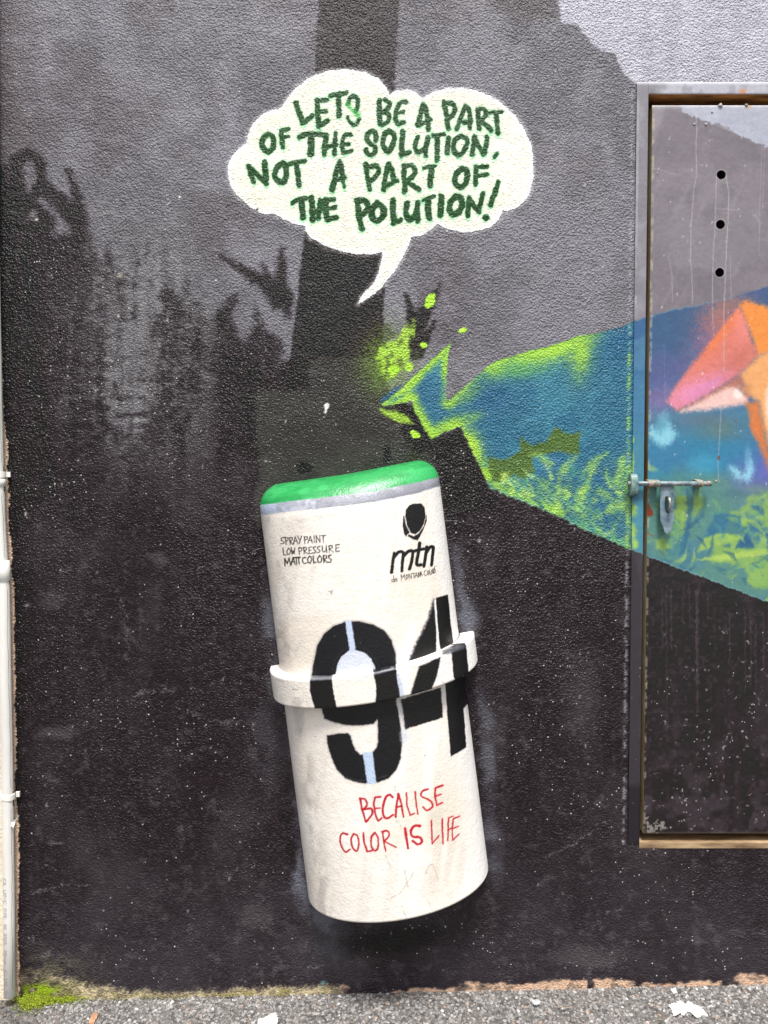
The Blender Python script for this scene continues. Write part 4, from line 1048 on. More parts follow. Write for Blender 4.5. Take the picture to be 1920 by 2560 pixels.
# closed back and ends, so the wall has its thickness
nb = len(co)
bx = [(XWL, 0, -.08), (2.6, 0, -.08), (2.6, 0, 3.4), (XWL, 0, 3.4)]
back = [(a, .22, c) for a, b, c in bx]
front = [(a, .006, c) for a, b, c in bx]
co = np.concatenate([co, np.array(back), np.array(front)])
q2 = [[nb + 1, nb, nb + 3, nb + 2], [nb, nb + 4, nb + 7, nb + 3], [nb + 5, nb + 1, nb + 2, nb + 6], [nb + 3, nb + 7, nb + 6, nb + 2]]
wc = np.concatenate([wc, np.full((8, 3), .3)]); wa = np.concatenate([wa, np.full((8, 3), .3)])
isg = sd_poly(np.concatenate([PX, np.zeros(8)]), np.concatenate([PY, np.zeros(8)]), LIMESHAPE, 4)[q].mean(1) < 0
qg = q[isg]; q = q[~isg]
wall = np_mesh('painted_wall', co, np.concatenate([q, np.array(q2)]), [M_WALL], col=wc, aux=wa)
ug = np.unique(qg); rg = np.full(len(co), -1); rg[ug] = np.arange(len(ug))
gm = np_mesh('graffiti_shape', co[ug], rg[qg], [M_WALL], wall, col=wc[ug], aux=wa[ug])
tag(gm, 'jagged blue and lime green sprayed shape')
tag(wall, 'rough stucco wall painted grey above and black below, carrying the speech bubble and a lime and blue graffiti shape', 'wall')

# speech bubble: a coat of cream paint lying on the stucco
bx0, bz1 = wp(560, 165); bx1, bz0 = wp(1345, 775)
xs = lines(float(bx0), float(bx1), .00135); zs = lines(float(bz0), float(bz1), .00135)
Xg, Zg = np.meshgrid(xs, zs); Xf, Zf = Xg.ravel(), Zg.ravel()
PX, PY = proj(Xf, 0 * Xf, Zf)
(bc, ba), sd, ink = art_bubble(PX, PY)
q = grid_faces(len(xs), len(zs))
q = q[(sd[q].max(1) < .6)]
co = np.stack([Xf, disp(Xf, Zf) - .0009, Zf], 1)


def sub_mesh(name, co, q, mats, parent, col, aux, tris=None):
    qq = q.ravel() if tris is None else np.concatenate([q.ravel(), tris.ravel()])
    used = np.unique(qq); remap = np.full(len(co), -1); remap[used] = np.arange(len(used))
    return np_mesh(name, co[used], remap[q], mats, parent, col=col[used], aux=aux[used], tris=None if tris is None else remap[tris])


def islands(q, min_faces=14):
    """label faces by connected piece"""
    by = {}
    for i, f in enumerate(q.tolist()):
        for v_ in f: by.setdefault(v_, []).append(i)
    lab = np.full(len(q), -1); out = []
    for i in range(len(q)):
        if lab[i] >= 0: continue
        st = [i]; lab[i] = len(out); comp = []
        while st:
            k = st.pop(); comp.append(k)
            for v_ in q[k]:
                for j in by[int(v_)]:
                    if lab[j] < 0: lab[j] = len(out); st.append(j)
        out.append(np.array(comp))
    return out


isk = ink[q].mean(1) < 0
bub = sub_mesh('speech_bubble', co, q[~isk], [M_BUB], wall, bc, ba)
qi = q[isk]
for comp in islands(qi):
    sub_mesh('letter', co, qi[comp], [M_BUB], bub, bc, ba)
tag(bub, 'cream painted speech bubble with a curved tail')


# ------------------------------------------------------------------ cream wall and pipe at the left edge
def slab(name, x0, x1, z0, z1, yf, yb, art, mats, step, parent=None, holes=()):
    """a box whose front carries fine painted vertices; sides take the second material"""
    xs = lines(x0, x1, step); zs = lines(z0, z1, step)
    nx, nz = len(xs), len(zs)
    Xg, Zg = np.meshgrid(xs, zs); Xf, Zf = Xg.ravel().copy(), Zg.ravel().copy()
    q = grid_faces(nx, nz)
    Yf = np.full(Xf.shape, yf)
    ring_c, ring_q = [], []
    for hx, hz, r in holes:
        d = np.hypot(Xf - hx, Zf - hz)
        near = (np.abs(d - r) < step * .62)
        kk = r / np.maximum(d[near], 1e-6)
        Xf[near] = hx + (Xf[near] - hx) * kk; Zf[near] = hz + (Zf[near] - hz) * kk
        d = np.hypot(Xf - hx, Zf - hz)
        q = q[d[q].mean(1) > r * .985]
    PX, PY = proj(Xf, Yf, Zf)
    c, a = art(PX, PY)
    if parent is not None: pass
    bev = .0015
    edge = (Xf < x0 + 1e-6) | (Xf > x1 - 1e-6) | (Zf < z0 + 1e-6) | (Zf > z1 - 1e-6)
    Yf = Yf + edge * bev * .6
    per = list(range(nx)) + [nx * k + nx - 1 for k in range(1, nz)] + [nx * (nz - 1) + k for k in range(nx - 2, -1, -1)] + [nx * k for k in range(nz - 2, 0, -1)]
    per = np.array(per); n0 = len(Xf); m = len(per)
    co = np.stack([Xf, Yf, Zf], 1)
    f2 = co[per].copy(); b2 = f2.copy(); b2[:, 1] = yb
    co = np.concatenate([co, f2, b2])
    i = np.arange(m); j = (i + 1) % m
    sq = np.stack([n0 + i, n0 + m + i, n0 + m + j, n0 + j], 1)
    nbk = len(co)
    co = np.concatenate([co, np.array([(x0, yb, z0), (x1, yb, z0), (x1, yb, z1), (x0, yb, z1)])])
    bq = np.array([[nbk + 1, nbk, nbk + 3, nbk + 2]])
    Q = np.concatenate([q, sq, bq])
    mi = np.concatenate([np.zeros(len(q)), np.ones(len(sq) + 1)])
    pad = len(co) - n0
    c = np.concatenate([c, np.full((pad, 3), .3)]); a = np.concatenate([a, np.full((pad, 3), .4)])
    return np_mesh(name, co, Q, mats, parent, midx=mi, col=c, aux=a)


def quick(name, verts, faces, m, parent=None, smooth=False):
    me = bpy.data.meshes.new(name)
    me.from_pydata([tuple(map(float, v)) for v in verts], [], faces)
    me.materials.append(m)
    me.polygons.foreach_set('use_smooth', [smooth] * len(me.polygons))
    me.update()
    return link(bpy.data.objects.new(name, me), parent)


def box_geo(x0, x1, y0, y1, z0, z1):
    v = [(x0, y0, z0), (x1, y0, z0), (x1, y1, z0), (x0, y1, z0), (x0, y0, z1), (x1, y0, z1), (x1, y1, z1), (x0, y1, z1)]
    f = [(0, 1, 5, 4), (1, 2, 6, 5), (2, 3, 7, 6), (3, 0, 4, 7), (4, 5, 6, 7), (3, 2, 1, 0)]
    return v, f


v, f = box_geo(-2.6, XWL - .0005, .004, .22, -.08, 3.4)
pw = quick('plaster_wall', v, f, M_CREAM)
tag(pw, 'cream rough plaster wall at the far left edge, behind the grey pipe', 'wall')


def tube(path, radii, seg=20, cap=True):
    V, F = [], []
    P = [np.array(p, float) for p in path]
    for i, p in enumerate(P):
        t = P[min(i + 1, len(P) - 1)] - P[max(i - 1, 0)]
        t /= np.linalg.norm(t) + 1e-12
        u = np.cross(t, (0, 1, 0) if abs(t[1]) < .9 else (1, 0, 0)); u /= np.linalg.norm(u)
        w = np.cross(t, u)
        r = radii[i] if hasattr(radii, '__len__') else radii
        for k in range(seg):
            a = 2 * math.pi * k / seg
            V.append(p + r * (math.cos(a) * u + math.sin(a) * w))
    for i in range(len(P) - 1):
        for k in range(seg):
            a = i * seg + k; b = i * seg + (k + 1) % seg
            F.append((a, b, b + seg, a + seg))
    if cap:
        F.append(tuple(range(seg))); F.append(tuple((len(P) - 1) * seg + k for k in range(seg - 1, -1, -1)))
    return V, F


pipe = empty('drain_pipe', (float(wp(26, 2490)[0]), -.018, 0))
tag(pipe, 'thin grey plastic pipe running down the left edge, printed with pale lettering', 'pipe')
ppx = [(-19, 0), (-18, 600), (-10, 1000), (-5, 1180), (-1, 1300), (5, 1400), (10, 1470), (14, 1700), (18, 1900), (23, 2300), (25, 2489)]


def pc(px, py):
    a, b = wp(px, py, -.018)
    return np.array([float(a) - pipe.location.x, 0.0, float(b) - pipe.location.z])


pts = [pc(a, b) for a, b in ppx]
pts[0] = pts[0] + np.array([0, 0, .6])
R = .0137
V, F = tube(pts + [pts[-1] + np.array([0, 0, -.0012])], [R] * len(pts) + [R * .9], 28)
quick('pipe_tube', V, F, M_PVC, pipe, True)
for (ya, yb, rr) in ((1196, 1216, R + .0025), (1400, 1452, R + .0028)):
    xa = np.interp([ya, yb], [b for a, b in ppx], [a for a, b in ppx])
    V, F = tube([pc(xa[0], ya), pc(xa[0], ya + 2), pc(xa[1], yb - 2), pc(xa[1], yb)], [R, rr, rr, R], 28)
    quick('coupling', V, F, M_PVC, pipe, True)
for yc in (1186, 1990):
    xc = float(np.interp(yc, [b for a, b in ppx], [a for a, b in ppx])); p0 = pc(xc, yc)
    V, F = [], []
    n = 14
    for k in range(n + 1):
        a = math.pi * k / n
        for dz in (-.0065, .0065):
            for rad in (R + .0006, R + .0030):
                V.append((p0[0] - math.cos(a) * rad * 1.02, -math.sin(a) * rad + .002, p0[2] + dz + .0015 * math.sin(a * 2)))
    for k in range(n):
        b = k * 4
        F += [(b + 1, b + 5, b + 7, b + 3), (b, b + 2, b + 6, b + 4), (b, b + 4, b + 5, b + 1), (b + 2, b + 3, b + 7, b + 6)]
    for sgn in (-1, 1):
        vv, ff = box_geo(p0[0] + sgn * (R + .0055) - .0045, p0[0] + sgn * (R + .0055) + .0045, .009, .0135, p0[2] - .006, p0[2] + .006)
        o0 = len(V); V += vv; F += [tuple(i + o0 for i in t) for t in ff]
    quick('pipe_clip', V, F, M_CLIP, pipe)
# scrap of torn tape
a0 = pc(40, 2050)
V = [(a0[0] - .008, -.012, a0[2] - .008), (a0[0] + .001, -.0145, a0[2] - .012), (a0[0] + .0035, -.010, a0[2] + .001), (a0[0] + .0115, -.004, a0[2] + .014), (a0[0] + .003, -.012, a0[2] + .006), (a0[0] - .006, -.0135, a0[2] + .001)]
V += [(x, y + .0007, z) for x, y, z in V]
F = [(0, 1, 2, 5), (5, 2, 3, 4), (11, 8, 7, 6), (10, 9, 8, 11), (0, 6, 7, 1), (1, 7, 8, 2), (2, 8, 9, 3), (3, 9, 10, 4), (4, 10, 11, 5), (5, 11, 6, 0)]
quick('torn_tape', V, F, M_CLIP, pipe)
# dark overspray and painted-in shadow line down the side of the pipe
V, F = [], []
ys = np.arange(1000, 2478, 14)
for i, yy in enumerate(ys):
    xc = float(np.interp(yy, [b for a, b in ppx], [a for a, b in ppx])); p0 = pc(xc, yy)
    a0 = math.radians(26 + 16 * float(vn(np.array([3.0]), np.array([float(yy)]), 40, 7)[0]) + 5 * random.random())
    if 1186 - 20 < yy < 1225 or 1392 < yy < 1460 or 1975 < yy < 2010: a0 = math.radians(8)
    for an in (a0, math.radians(-12)):
        V.append((p0[0] + math.cos(an) * (R + .0003), -math.sin(an) * (R + .0003), p0[2]))
    if i: b = 2 * i; F.append((b - 2, b - 1, b + 1, b))
quick('paint_shadow_strip', V, F, mat_simple('black_paint_shadow', (30, 26, 28), (50, 46, 48), 60, .5, .0003), pipe, True)
# printing on the pipe
fc = bpy.data.curves.new('print', 'FONT'); fc.body = 'CK  UPVC  PIPE   BS  3505   20mm   CLASS  D'; fc.size = 1.0
fo = bpy.data.objects.new('print', fc); COL.objects.link(fo)
dg = bpy.context.evaluated_depsgraph_get(); tm = bpy.data.meshes.new_from_object(fo.evaluated_get(dg))
cc = np.zeros(len(tm.vertices) * 3); tm.vertices.foreach_get('co', cc); cc = cc.reshape(-1, 3)
Lx = cc[:, 0].max(); ztop = float(pc(20, 2188)[2]); zbot = float(pc(20, 2476)[2])
s = (ztop - zbot) / Lx; h = .0085 / .72
along = ztop - cc[:, 0] * s
ang = (cc[:, 1] - .35) * h / R - .25
pxy = [b for a, b in ppx]; zz = [p[2] for p in pts]; xx = [p[0] for p in pts]
cxp = np.interp(-along, [-z for z in zz], xx)
cc = np.stack([cxp + np.sin(ang) * (R + .0004), -np.cos(ang) * (R + .0004), along], 1)
tm.vertices.foreach_set('co', cc.ravel()); tm.materials.append(M_PRINT); tm.update()
COL.objects.unlink(fo); bpy.data.objects.remove(fo)
po = bpy.data.objects.new('printed_lettering', tm); link(po, pipe)

# ------------------------------------------------------------------ door
door = empty('metal_door', (XDL, 0, ZSI))
tag(door, 'painted steel service door at the right edge, grey above, flower petals in the middle, black below', 'door')


def local(o):
    o.location = (-XDL, 0, -ZSI)
    return o


local(slab('door_frame', XFO, XFI, ZSI, ZFO, -.0035, .075, art_frame, [M_DOOR, M_DARK], .0016, door))  # jamb sides black: the gap's shade put into their colour
local(slab('door_frame', XFI + .0002, XFR - .0002, ZFI, ZFO, -.0035, .075, art_frame, [M_DOOR, M_BROWN], .002, door))
local(slab('door_frame', XFR, XFRO, ZSI, ZFO, -.0035, .075, art_frame, [M_DOOR, M_BROWN], .006, door))
v, f = box_geo(XFI + .0002, XFR - .0002, -.001, .075, ZSI - .012, ZSI + .0005)
local(quick('door_sill', v, f, mat_simple('worn_ochre_steel', (84, 60, 38), (168, 144, 112), 30, .6, .0008, stretch=(.3, 1, 1)), door))
v, f = box_geo(XFO - .02, XFRO + .02, .080, .09, ZSI - .02, ZFO + .02)
local(quick('dark_backing', v, f, M_DARK, door))  # dark sheet added behind the gaps, shade put into its colour
HO = []
for hx, hy in ((1803, 437), (1801, 561), (1799, 681)):
    a, b = wp(hx, hy, .004); HO.append((float(a), float(b), .0108))
local(slab('door_leaf', XDL, XDR, ZDB, ZDT, .004, .030, art_door, [M_DOOR, M_RUST], .00175, door, HO))
for hx, hz, r in HO:
    V, F = tube([(hx, .0042, hz), (hx, .0285, hz)], r + .0002, 24, False)
    V += [(hx + .013 * a, .0285, hz + .013 * b) for a, b in ((-1, -1), (1, -1), (1, 1), (-1, 1))]; n_ = len(V)
    F.append((n_ - 4, n_ - 3, n_ - 2, n_ - 1))
    local(quick('vent_hole', V, F, M_DARK, door, False))

M_LATCH = mat_simple('teal_painted_steel', (84, 100, 108), (150, 160, 162), 70, .4, .0006, ramp=(.4, .68))
M_LATCH2 = mat_simple('blue_grey_painted_steel', (62, 84, 102), (120, 138, 146), 50, .4, .0006)
M_STEEL = mat_simple('bare_steel', (120, 116, 112), (176, 172, 166), 90, .3, .0003, metal=.7)
M_CHIP = mat_simple('chipped_paint', (100, 116, 110), (186, 150, 124), 120, .6, .0012, ramp=(.45, .6))


def lp(px, py, y):
    a, b = wp(px, py, y)
    return np.array([float(a) - XDL, y, float(b) - ZSI])


def bevel_prism(name, outline, y0, y1, m, parent, bev=.0008, hole=None):
    """flat plate with a chamfered front edge; outline is a list of (x, z)"""
    n = len(outline)
    O = np.array(outline, float)
    if hole is None:
        c = O.mean(0); I = O + (c - O) / np.maximum(np.linalg.norm(c - O, axis=1)[:, None], 1e-6) * bev
        V = [(a, y1, b) for a, b in O] + [(a, y0 + bev, b) for a, b in O] + [(a, y0, b) for a, b in I]
        F = []
        for k in range(n):
            j = (k + 1) % n
            F += [(k, j, n + j, n + k), (n + k, n + j, 2 * n + j, 2 * n + k)]
        F.append(tuple(range(2 * n, 3 * n))); F.append(tuple(range(n - 1, -1, -1)))
        return quick(name, V, F, m, parent)
    H = np.array(hole, float)          # same count as the outline
    V = [(a, y1, b) for a, b in O] + [(a, y0, b) for a, b in O] + [(a, y0, b) for a, b in H] + [(a, y1, b) for a, b in H]
    F = []
    for k in range(n):
        j = (k + 1) % n
        F += [(k, j, n + j, n + k), (n + k, n + j, 2 * n + j, 2 * n + k), (2 * n + k, 2 * n + j, 3 * n + j, 3 * n + k), (3 * n + k, 3 * n + j, j, k)]
    return quick(name, V, F, m, parent)


# sliding rod
yr = -.016
A = lp(1569, 1209, yr); Bp = lp(1779, 1209, yr)
V, F = tube([A, A + [.0015, 0, 0], Bp - [.0015, 0, 0], Bp], [.0045, .0056, .0056, .0045], 24)
quick('bolt_rod', V, F, M_LATCH, door, True)


def strap(cx, half, zc, r, foot, m, name, ymount, lumpy=0.0):
    """a strip bent over the rod, with a foot above and below"""
    prof = [(ymount, zc + r + foot), (ymount - .002, zc + r + foot), (ymount - .0022, zc + r + .003)]
    for k in range(9):
        a = math.pi * k / 8
        prof.append((yr - math.sin(a) * r, zc + math.cos(a) * r))
    prof += [(ymount - .0022, zc - r - .003), (ymount - .002, zc - r - foot), (ymount, zc - r - foot)]
    V, F = [], []
    n = len(prof)
    for sx in (-half, half):
        for i, (y, z) in enumerate(prof):
            V.append((cx + sx + random.uniform(-1, 1) * lumpy, y, z + random.uniform(-1, 1) * lumpy))
    for sx in (-half, half):
        for y, z in prof:
            dy = .0022
            V.append((cx + sx, min(y + dy, ymount), zc + (z - zc) * .86))
    for k in range(n - 1):
        F += [(k, k + 1, n + k + 1, n + k), (2 * n + k, 3 * n + k, 3 * n + k + 1, 2 * n + k + 1), (k, 2 * n + k, 2 * n + k + 1, k + 1), (n + k, n + k + 1, 3 * n + k + 1, 3 * n + k)]
    return quick(name, V, F, m, door, False)


zr = float(A[2])
ck = lp(1585, 1213, -.02)
# keeper on the frame: rounded strap standing off the frame
V, F = [], []
kz0, kz1 = float(lp(1585, 1241, -.02)[2]), float(lp(1585, 1184, -.02)[2])
prof = []
for k in range(13):
    a = math.pi * (k / 12 - .5)
    prof.append((-.0035 - .0235 * math.cos(a) ** .5 if math.cos(a) > 0 else -.0035, (kz0 + kz1) / 2 + (kz1 - kz0) / 2 * math.sin(a)))
n = len(prof); hw = .0082
for sx in (-hw, -hw + .001, hw - .001, hw):
    for i, (y, z) in enumerate(prof):
        ins = .0008 if abs(sx) < hw - .0005 else 0
        V.append((ck[0] + sx, y - ins, z))
for s_ in range(3):
    for k in range(n - 1): F.append((s_ * n + k, (s_ + 1) * n + k, (s_ + 1) * n + k + 1, s_ * n + k + 1))
F.append(tuple(range(n))); F.append(tuple(3 * n + k for k in range(n - 1, -1, -1)))
quick('bolt_keeper', V, F, mat_simple('blue_lime_painted_steel', (58, 86, 104), (124, 150, 138), 45, .4, .0006), door, False)
strap(float(lp(1635, 1209, yr)[0]), .0135, zr, .0066, .0028, M_CHIP, 'bolt_bracket', .004, .0004)
strap(float(lp(1749, 1209, yr)[0]), .0075, zr, .0070, .0030, M_CHIP, 'bolt_bracket', .004, .0005)
# end stub
E0 = lp(1766, 1209, yr); V, F = tube([E0, E0 + [.011, 0, 0]], [.0066, .0060], 18); quick('rod_stub', V, F, M_CHIP, door, True)
# hanging hasp with slot
def hp(X, Y):
    q = lp(1540 + X / 5.925, 1140 + Y / 5.925, -.0135); return (q[0], q[2])
outl = [hp(*p) for p in ((655, 440), (740, 440), (858, 440), (858, 640), (856, 800), (854, 940), (825, 1040), (808, 1120), (785, 1155), (750, 1158), (722, 1130), (690, 1030), (655, 950), (652, 800), (652, 640), (655, 540))]
hole = [hp(*p) for p in ((728, 600), (765, 588), (795, 600), (808, 650), (812, 715), (808, 770), (800, 815), (785, 838), (770, 845), (750, 842), (735, 828), (724, 800), (718, 760), (716, 715), (718, 670), (721, 630))]
bevel_prism('hasp', outl, -.0150, -.0115, M_LATCH2, door, hole=hole)
# staple through the slot
sc_ = lp(1540 + 770 / 5.925, 1140 + 715 / 5.925, -.0135)
path = []
for k in range(13):
    a = math.pi * (k / 12) - math.pi / 2
    path.append((sc_[0] + .0006, -.004 - .0205 * max(math.cos(a), 0) ** .6, sc_[2] + .0172 * math.sin(a)))
path = [(path[0][0], .004, path[0][2])] + path + [(path[0][0], .004, path[-1][2])]
V, F = tube(path, .0033, 14); quick('staple', V, F, M_STEEL, door, True)
# screw heads / weld blobs on the leaf
for hx, hy, r in ((1801, 264, .0055), (1780, 280, .003), (1866, 263, .004), (1736, 311, .0032), (1765, 311, .0036), (1644, 434, .002), (1568, 1236, .002), (1790, 1203, .003)):
    p = lp(hx, hy, .004 if hx > 1600 else -.0035)
    V, F = [], []
    for i in range(5):
        a = math.pi / 2 * i / 4
        for k in range(10):
            t = 2 * math.pi * k / 10
            w = 1 + .18 * math.sin(3 * t + hx)
            V.append((p[0] + r * w * math.cos(a) * math.cos(t), p[1] - r * .6 * math.sin(a), p[2] + r * w * math.cos(a) * math.sin(t)))
    for i in range(4):
        for k in range(10): F.append((i * 10 + k, i * 10 + (k + 1) % 10, (i + 1) * 10 + (k + 1) % 10, (i + 1) * 10 + k))
    quick('paint_lump', V, F, M_DOOR if False else mat_simple('grey_lump', (120, 120, 126), (160, 158, 158), 80, .5, .0005) if hx < 1802 and hy < 500 else M_CHIP, door, True)

# ------------------------------------------------------------------ the can
can = empty('giant_spray_can', (float(wp(995, 2200)[0]), 0, float(wp(995, 2200)[1])))
tag(can, 'large tilted cream spray can on the wall with green top and big stencilled 94', 'spray can')
CL = np.array(can.location)


def wv(px, py):
    a, b = wp(px, py); return np.array([float(a), float(b)])


TL, TR, BL, BR = wv(645, 1218), wv(1091, 1143), wv(772, 2236), wv(1220, 2167)
DEP, DROOP = .150, .10
HC = float(np.linalg.norm(TL - BL))


def can_pt(th, t):
    """th -pi/2..pi/2 round the front, t metres below the top"""
    v = t / HC
    L = TL[None] * (1 - v[:, None]) + BL[None] * v[:, None]
    Rr = TR[None] * (1 - v[:, None]) + BR[None] * v[:, None]
    rho, rf = .052, .075
    g1 = np.sqrt(np.clip(1 - ((rho - np.minimum(t, rho)) / rho) ** 2, 0, 1))
    g2 = np.sqrt(np.clip(1 - ((rf - np.minimum(t, rf)) / rf) ** 2, 0, 1))
    tb = HC - t; rb = .007
    g3 = np.sqrt(np.clip(1 - ((rb - np.minimum(tb, rb)) / rb) ** 2, 0, 1))
    half = .214
    sc = 1 - rho * (1 - g1) / half - rb * (1 - g3) / half
    dep = DEP * (1 - .55 * (1 - g2)) - rb * (1 - g3)
    s = np.sin(th) * sc
    m = (L + Rr) / 2; w = (Rr - L) / 2
    P = m + w * s[:, None]
    d = dep * np.cos(th)
    return P[:, 0], -d, P[:, 1] - d * DROOP


nth, step = 380, .0016
ths = np.linspace(-math.pi / 2, math.pi / 2, nth)


def can_part(name, t0, t1, what, closed_top=False, closed_bot=False):
    n = max(4, int((t1 - t0) / step)); ts = np.linspace(t0, t1, n + 1)
    if closed_top: ts = np.concatenate([.06 * (1 - np.cos(np.linspace(0, math.pi / 2, 50)))[:-1], np.linspace(.06, t1, max(4, int((t1 - .06) / step)))]); ts[0] = 1e-5
    if closed_bot:
        ts = np.concatenate([ts[ts < HC - .0075], HC - .0075 + .0075 * np.sin(np.linspace(0, math.pi / 2, 10))])
    T, TH = np.meshgrid(ts, ths, indexing='ij')
    x, y, z = can_pt(TH.ravel(), T.ravel())
    co = np.stack([x, y, z], 1)
    PX, PY = proj(x, y, z)
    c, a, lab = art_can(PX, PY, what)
    q = grid_faces(nth, len(ts))[:, ::-1]
    tr = []
    if closed_top or closed_bot:
        for flag, row in ((closed_top, 0), (closed_bot, len(ts) - 1)):
            if not flag: continue
            b = co[row * nth:(row + 1) * nth]
            ctr = b.mean(0); ctr[1] = 0
            k = len(co); co = np.concatenate([co, ctr[None]])
            c = np.concatenate([c, c[row * nth:row * nth + 1]]); a = np.concatenate([a, a[:1]])
            i = row * nth + np.arange(nth - 1)
            tt = np.stack([i, i + 1, np.full(nth - 1, k)], 1)
            tr.append(tt if row == 0 else tt[:, ::-1])
    tr = np.concatenate(tr) if tr else None
    fl = lab[q[:, 0]]
    comps = [(k, cmp_) for k in INK if (fl == k).any() for cmp_ in islands(q[fl == k])]
    keep = [(k, np.nonzero(fl == k)[0][cmp_]) for k, cmp_ in comps]
    base_ = fl == 0
    for k, ix in keep:
        if len(ix) < 14: base_[ix] = True
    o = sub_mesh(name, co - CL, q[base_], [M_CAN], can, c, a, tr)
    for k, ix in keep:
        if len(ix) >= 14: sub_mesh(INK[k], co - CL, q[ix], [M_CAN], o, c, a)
    return o


o = can_part('can_top', 0, .0465, 'cap', True); tag(o, 'rounded green top with a silver stripe below it')
can_part('can_body', .0465, HC, 'body', False, True)

# raised band
b0L, b0R, b1L, b1R = wv(676, 1665), wv(1184, 1577), wv(686, 1733), wv(1193, 1645)
prof = [(0, -.03, 0), (0, -.012, 0), (0, -.0015, 0), (.001, -.0004, 0), (.004, 0, 0)]
nr = 44
rows = [(0.0, -.034), (0.0, -.02), (0.0, -.008), (0.0, -.003), (.02, -.0008), (.06, 0.0)] + [(.06 + .88 * k / nr, 0.0) for k in range(1, nr + 1)] + [(.98, -.0008), (1.0, -.003), (1.0, -.01), (1.0, -.034)]
V = []
nb_ = 420
tb = np.linspace(-math.pi / 2, math.pi / 2, nb_)
for v, off in rows:
    L = b0L * (1 - v) + b1L * v; Rr = b0R * (1 - v) + b1R * v
    m = (L + Rr) / 2; w = (Rr - L) / 2
    half = np.linalg.norm(w)
    s = np.sin(tb) * (1 + off / half); d = (.172 + off) * np.abs(np.cos(tb)) ** .92
    V.append(np.stack([m[0] + w[0] * s, -d, m[1] + w[1] * s - d * DROOP], 1))
co = np.concatenate(V)
PX, PY = proj(co[:, 0], co[:, 1], co[:, 2])
c, a, lab = art_can(PX, PY, 'band')
q = grid_faces(nb_, len(rows))[:, ::-1]; fl = lab[q[:, 0]]
o = sub_mesh('can_band', co - CL, q[fl == 0], [M_CAN], can, c, a)
q3 = q[fl == 3]
for cmp_ in islands(q3): sub_mesh('numeral_piece', co - CL, q3[cmp_], [M_CAN], o, c, a)
# wall ties either side
M_TIE = mat_simple('black_wire', (50, 46, 48), (110, 104, 104), 120, .5, .0004)
for pts_, sc2 in ((((664, 1369), (645, 1372), (633, 1377), (632, 1386)), (638, 1382)), (((1108, 1302), (1125, 1302), (1146, 1301)), (1138, 1307))):
    path = [np.array([float(wp(a, b)[0]), -.004, float(wp(a, b)[1])]) - CL for a, b in pts_]
    V, F = tube(path, .0009, 8); quick('wall_tie', V, F, M_TIE, can, True)
    p = np.array([float(wp(*sc2)[0]), -.003, float(wp(*sc2)[1])]) - CL
    V, F = tube([p, p + [0, -.004, 0]], [.0036, .003], 10); quick('screw', V, F, M_TIE, can, True)

# ------------------------------------------------------------------ ground
def gz(X): return .001 + GS * X - .002


def mat_asphalt(name, c1, c2):
    m, n, l, b = new_mat(name)
    g = n.new('ShaderNodeObjectInfo'); tc = n.new('ShaderNodeTexCoord')
    v = N(n, 'ShaderNodeTexVoronoi', Scale=110.0); l.new(tc.outputs['Object'], v.inputs['Vector'])
    r = n.new('ShaderNodeValToRGB'); r.color_ramp.elements[0].color = (*c1, 1); r.color_ramp.elements[1].color = (*c2, 1)
    sp = n.new('ShaderNodeSeparateColor'); l.new(v.outputs['Color'], sp.inputs[0]); l.new(sp.outputs['Red'], r.inputs[0])
    l.new(r.outputs[0], b.inputs['Base Color']); b.inputs['Roughness'].default_value = .75
    bp = N(n, 'ShaderNodeBump', Strength=.8, Distance=.003); l.new(v.outputs['Distance'], bp.inputs['Height']); bp.invert = True
    l.new(bp.outputs[0], b.inputs['Normal'])
    return m


M_ASPH = mat_asphalt('asphalt', (.05, .046, .043), (.15, .14, .13))
gv = []
gx = np.concatenate([[-60, -20, -6], np.linspace(-2.4, 2.4, 25), [6, 20, 60]]); gy = np.array([-80, -20, -6, -3, -1.5, -.6, -.3, -.12, 0.0, .3])
for b in gy:
    for a in gx: gv.append((a, b, float(gz(max(-2.4, min(2.4, a)))) - .0035))
gf = grid_faces(len(gx), len(gy))
ground = np_mesh('ground', gv, gf, [M_ASPH]); tag(ground, kind='structure')

# exposed chippings in the tarmac, one colour per stone
ico = []
t_ = (1 + 5 ** .5) / 2
IV = np.array([(-1, t_, 0), (1, t_, 0), (-1, -t_, 0), (1, -t_, 0), (0, -1, t_), (0, 1, t_), (0, -1, -t_), (0, 1, -t_), (t_, 0, -1), (t_, 0, 1), (-t_, 0, -1), (-t_, 0, 1)]) / 1.9
IF = np.array([(0, 11, 5), (0, 5, 1), (0, 1, 7), (0, 7, 10), (0, 10, 11), (1, 5, 9), (5, 11, 4), (11, 10, 2), (10, 7, 6), (7, 1, 8), (3, 9, 4), (3, 4, 2), (3, 2, 6), (3, 6, 8), (3, 8, 9), (4, 9, 5), (2, 4, 11), (6, 2, 10), (8, 6, 7), (9, 8, 1)])
NS = 19000
rr = np.random.default_rng(3)
sx = rr.uniform(-1.15, 1.15, NS); sy = -rr.random(NS) ** 1.15 * .30 - .001
sr = rr.uniform(.0018, .0048, NS) * np.where(rr.random(NS) < .08, 1.35, 1)
sc3 = rr.uniform(.7, 1.25, (NS, 3)); sc3[:, 2] *= .7
rot = rr.uniform(0, 2 * math.pi, NS)
jit = 1 + rr.uniform(-.22, .22, (NS, 12, 1))
P = IV[None] * jit * sc3[:, None] * sr[:, None, None]
cr, sn = np.cos(rot)[:, None], np.sin(rot)[:, None]
Px = P[:, :, 0] * cr - P[:, :, 1] * sn + sx[:, None]; Py = P[:, :, 0] * sn + P[:, :, 1] * cr + sy[:, None]
Pz = P[:, :, 2] + gz(sx)[:, None] - .0035 + rr.uniform(-.0012, .0010, NS)[:, None]
